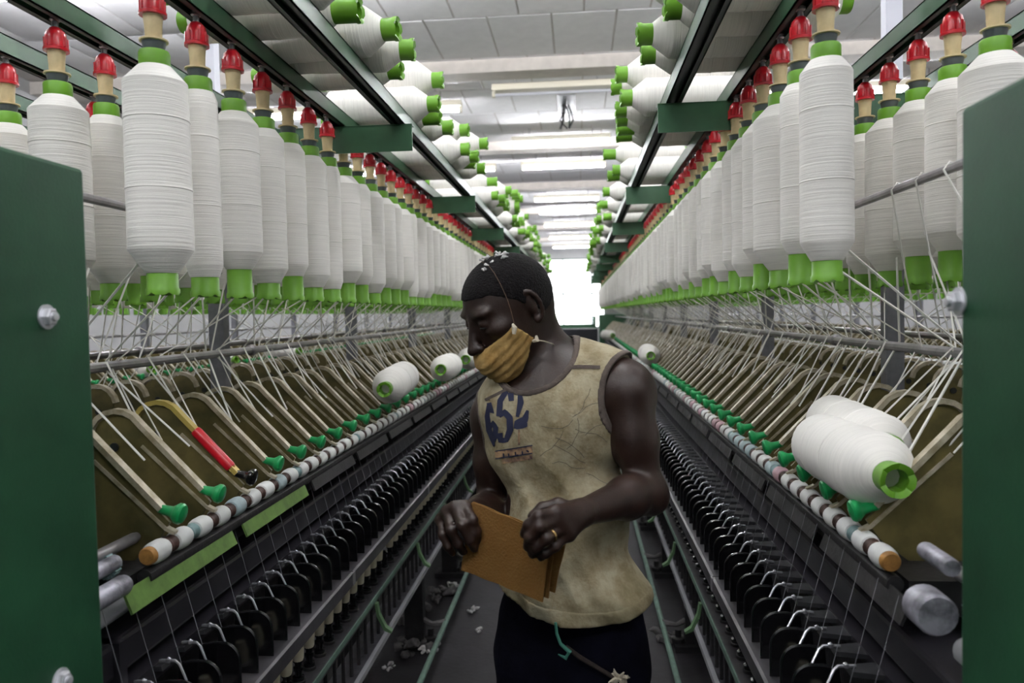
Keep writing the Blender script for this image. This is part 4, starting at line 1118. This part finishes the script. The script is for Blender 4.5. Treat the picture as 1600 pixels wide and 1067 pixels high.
Sh = Field((-.27, 1.1, -.006), (.26, 1.80, .16), .005)
for q_, fx, fy in ((1, hcx+.105, 1.44), (-1, hcx-.10, 1.60)):
    a_ = np.array((fx, fy+.03, .05)); t_ = np.array((fx-.05, fy-.17, .035))
    Sh.cone(a_, t_, .042, .036, .02); Sh.cone(np.array((fx, fy, .05)), np.array((fx, fy, .11)), .045, .043, .02)
    X, Y, Z = Sh.grid((slice(None),)*3)
Sh.v = np.maximum(Sh.v, .002-Z).astype(np.float32)
part('shoes', Sh.mesh('shoes', M['shoe'], 1))
# cords at the waist
q = MB(); q.tube([W3(868, 972, 1.375), W3(870, 990, 1.372), W3(876, 1006, 1.37), W3(890, 1018, 1.372), W3(884, 1028, 1.375), W3(872, 1022, 1.378)], [.003, .003, .003, .0045, .004, .001], 6)
part('drawstring', q.mesh('drawstring', M['teal']), label='frayed teal drawstring')
q = MB(); q.tube([W3(884, 1010, 1.385), W3(905, 1026, 1.38), W3(935, 1044, 1.378), W3(962, 1060, 1.378), W3(975, 1062, 1.378)], [.004, .0045, .004, .004, .003], 7)
part('rope', q.mesh('rope', M['rope']), label='dark brown rope')
q = MB(); rr = random.Random(2)
for i in range(22):
    p_ = W3(968, 1058, 1.375); d_ = np.array([rr.uniform(-1, 1), rr.uniform(-.6, .3), rr.uniform(-1, .8)])*.020
    q.tube([p_, p_+d_*.6, p_+d_+np.array((rr.uniform(-.006, .006), 0, rr.uniform(-.006, .006)))], [.004, .0035, .001], 5)
part('rope_end', q.mesh('rope_end', M['cord']), label='pale frayed rope end')
# ring on the finger
a_, b_ = LH[2][0], LH[2][1]; c_ = a_*.25+b_*.75; d_ = (b_-a_)/np.linalg.norm(b_-a_)
q = MB(); q.lathe([(.0098, -.0022), (.0112, -.0018), (.0112, .0018), (.0098, .0022)], 20)
part('finger_ring', q.mesh('finger_ring', M['gold'])); o = COL.objects[-1]
o.location = Vector(c_)-Vector(man.location); o.rotation_euler = Vector(d_).to_track_quat('Z', 'Y').to_euler()
# cloth he holds: a folded brown square, top-level since he holds it
t = thing('folded_cloth', 'folded brown cloth square held in the man\'s two hands', 'cloth', tuple(W3(800, 860, 1.27)))
def sheet(c4, th, nm, wav, parent, n=22):
    q = MB(); TL_, TR_, BR_, BL_ = [np.array(c) for c in c4]; N_ = n+1; vs = []
    nr = np.cross(TR_-TL_, BL_-TL_); nr /= np.linalg.norm(nr); nr = nr if nr[1] < 0 else -nr
    for side in (0, 1):
        for i in range(N_):
            for j in range(N_):
                u_, v2 = j/n, i/n; p_ = (TL_*(1-u_)+TR_*u_)*(1-v2)+(BL_*(1-u_)+BR_*u_)*v2
                ww = wav*(math.sin(u_*5+v2*3)+.5*math.sin(v2*9-u_*4)+.25*math.sin(u_*23+v2*7))
                p_ = p_+nr*(ww+th*(1-side)) + (BL_-TL_)/np.linalg.norm(BL_-TL_)*(.0006*math.sin(u_*19+th*900) if i in (0, n) else 0)
                vs.append(p_-np.array(parent.location))
    fs = []
    for side in (0, 1):
        o_ = side*N_*N_
        for i in range(n):
            for j in range(n):
                a = o_+i*N_+j; f = (a, a+1, a+N_+1, a+N_); fs.append(f if side else f[::-1])
    bd = [j for j in range(N_)]+[i*N_+n for i in range(1, N_)]+[n*N_+j for j in range(n-1, -1, -1)]+[i*N_ for i in range(n-1, 0, -1)]
    for a, b in zip(bd, bd[1:]+bd[:1]): fs.append((a, b, b+N_*N_, a+N_*N_))
    q.add(vs, fs); O(nm, q.mesh(nm, M['rag'], 40), parent)
YL, YR = 1.345, 1.235
sheet((W3(738, 784, YL), W3(862, 835, YR), W3(849, 940, YR+.02), W3(722, 890, YL+.01)), .0022, 'front_fold', .0012, t)
sheet((W3(735, 788, YL+.006), W3(868, 838, YR+.008), W3(858, 934, YR+.028), W3(724, 886, YL+.018)), .0022, 'middle_fold', .0012, t)
sheet((W3(740, 783, YL+.012), W3(885, 842, YR+.018), W3(868, 925, YR+.04), W3(728, 880, YL+.026)), .0022, 'back_fold', .0016, t)
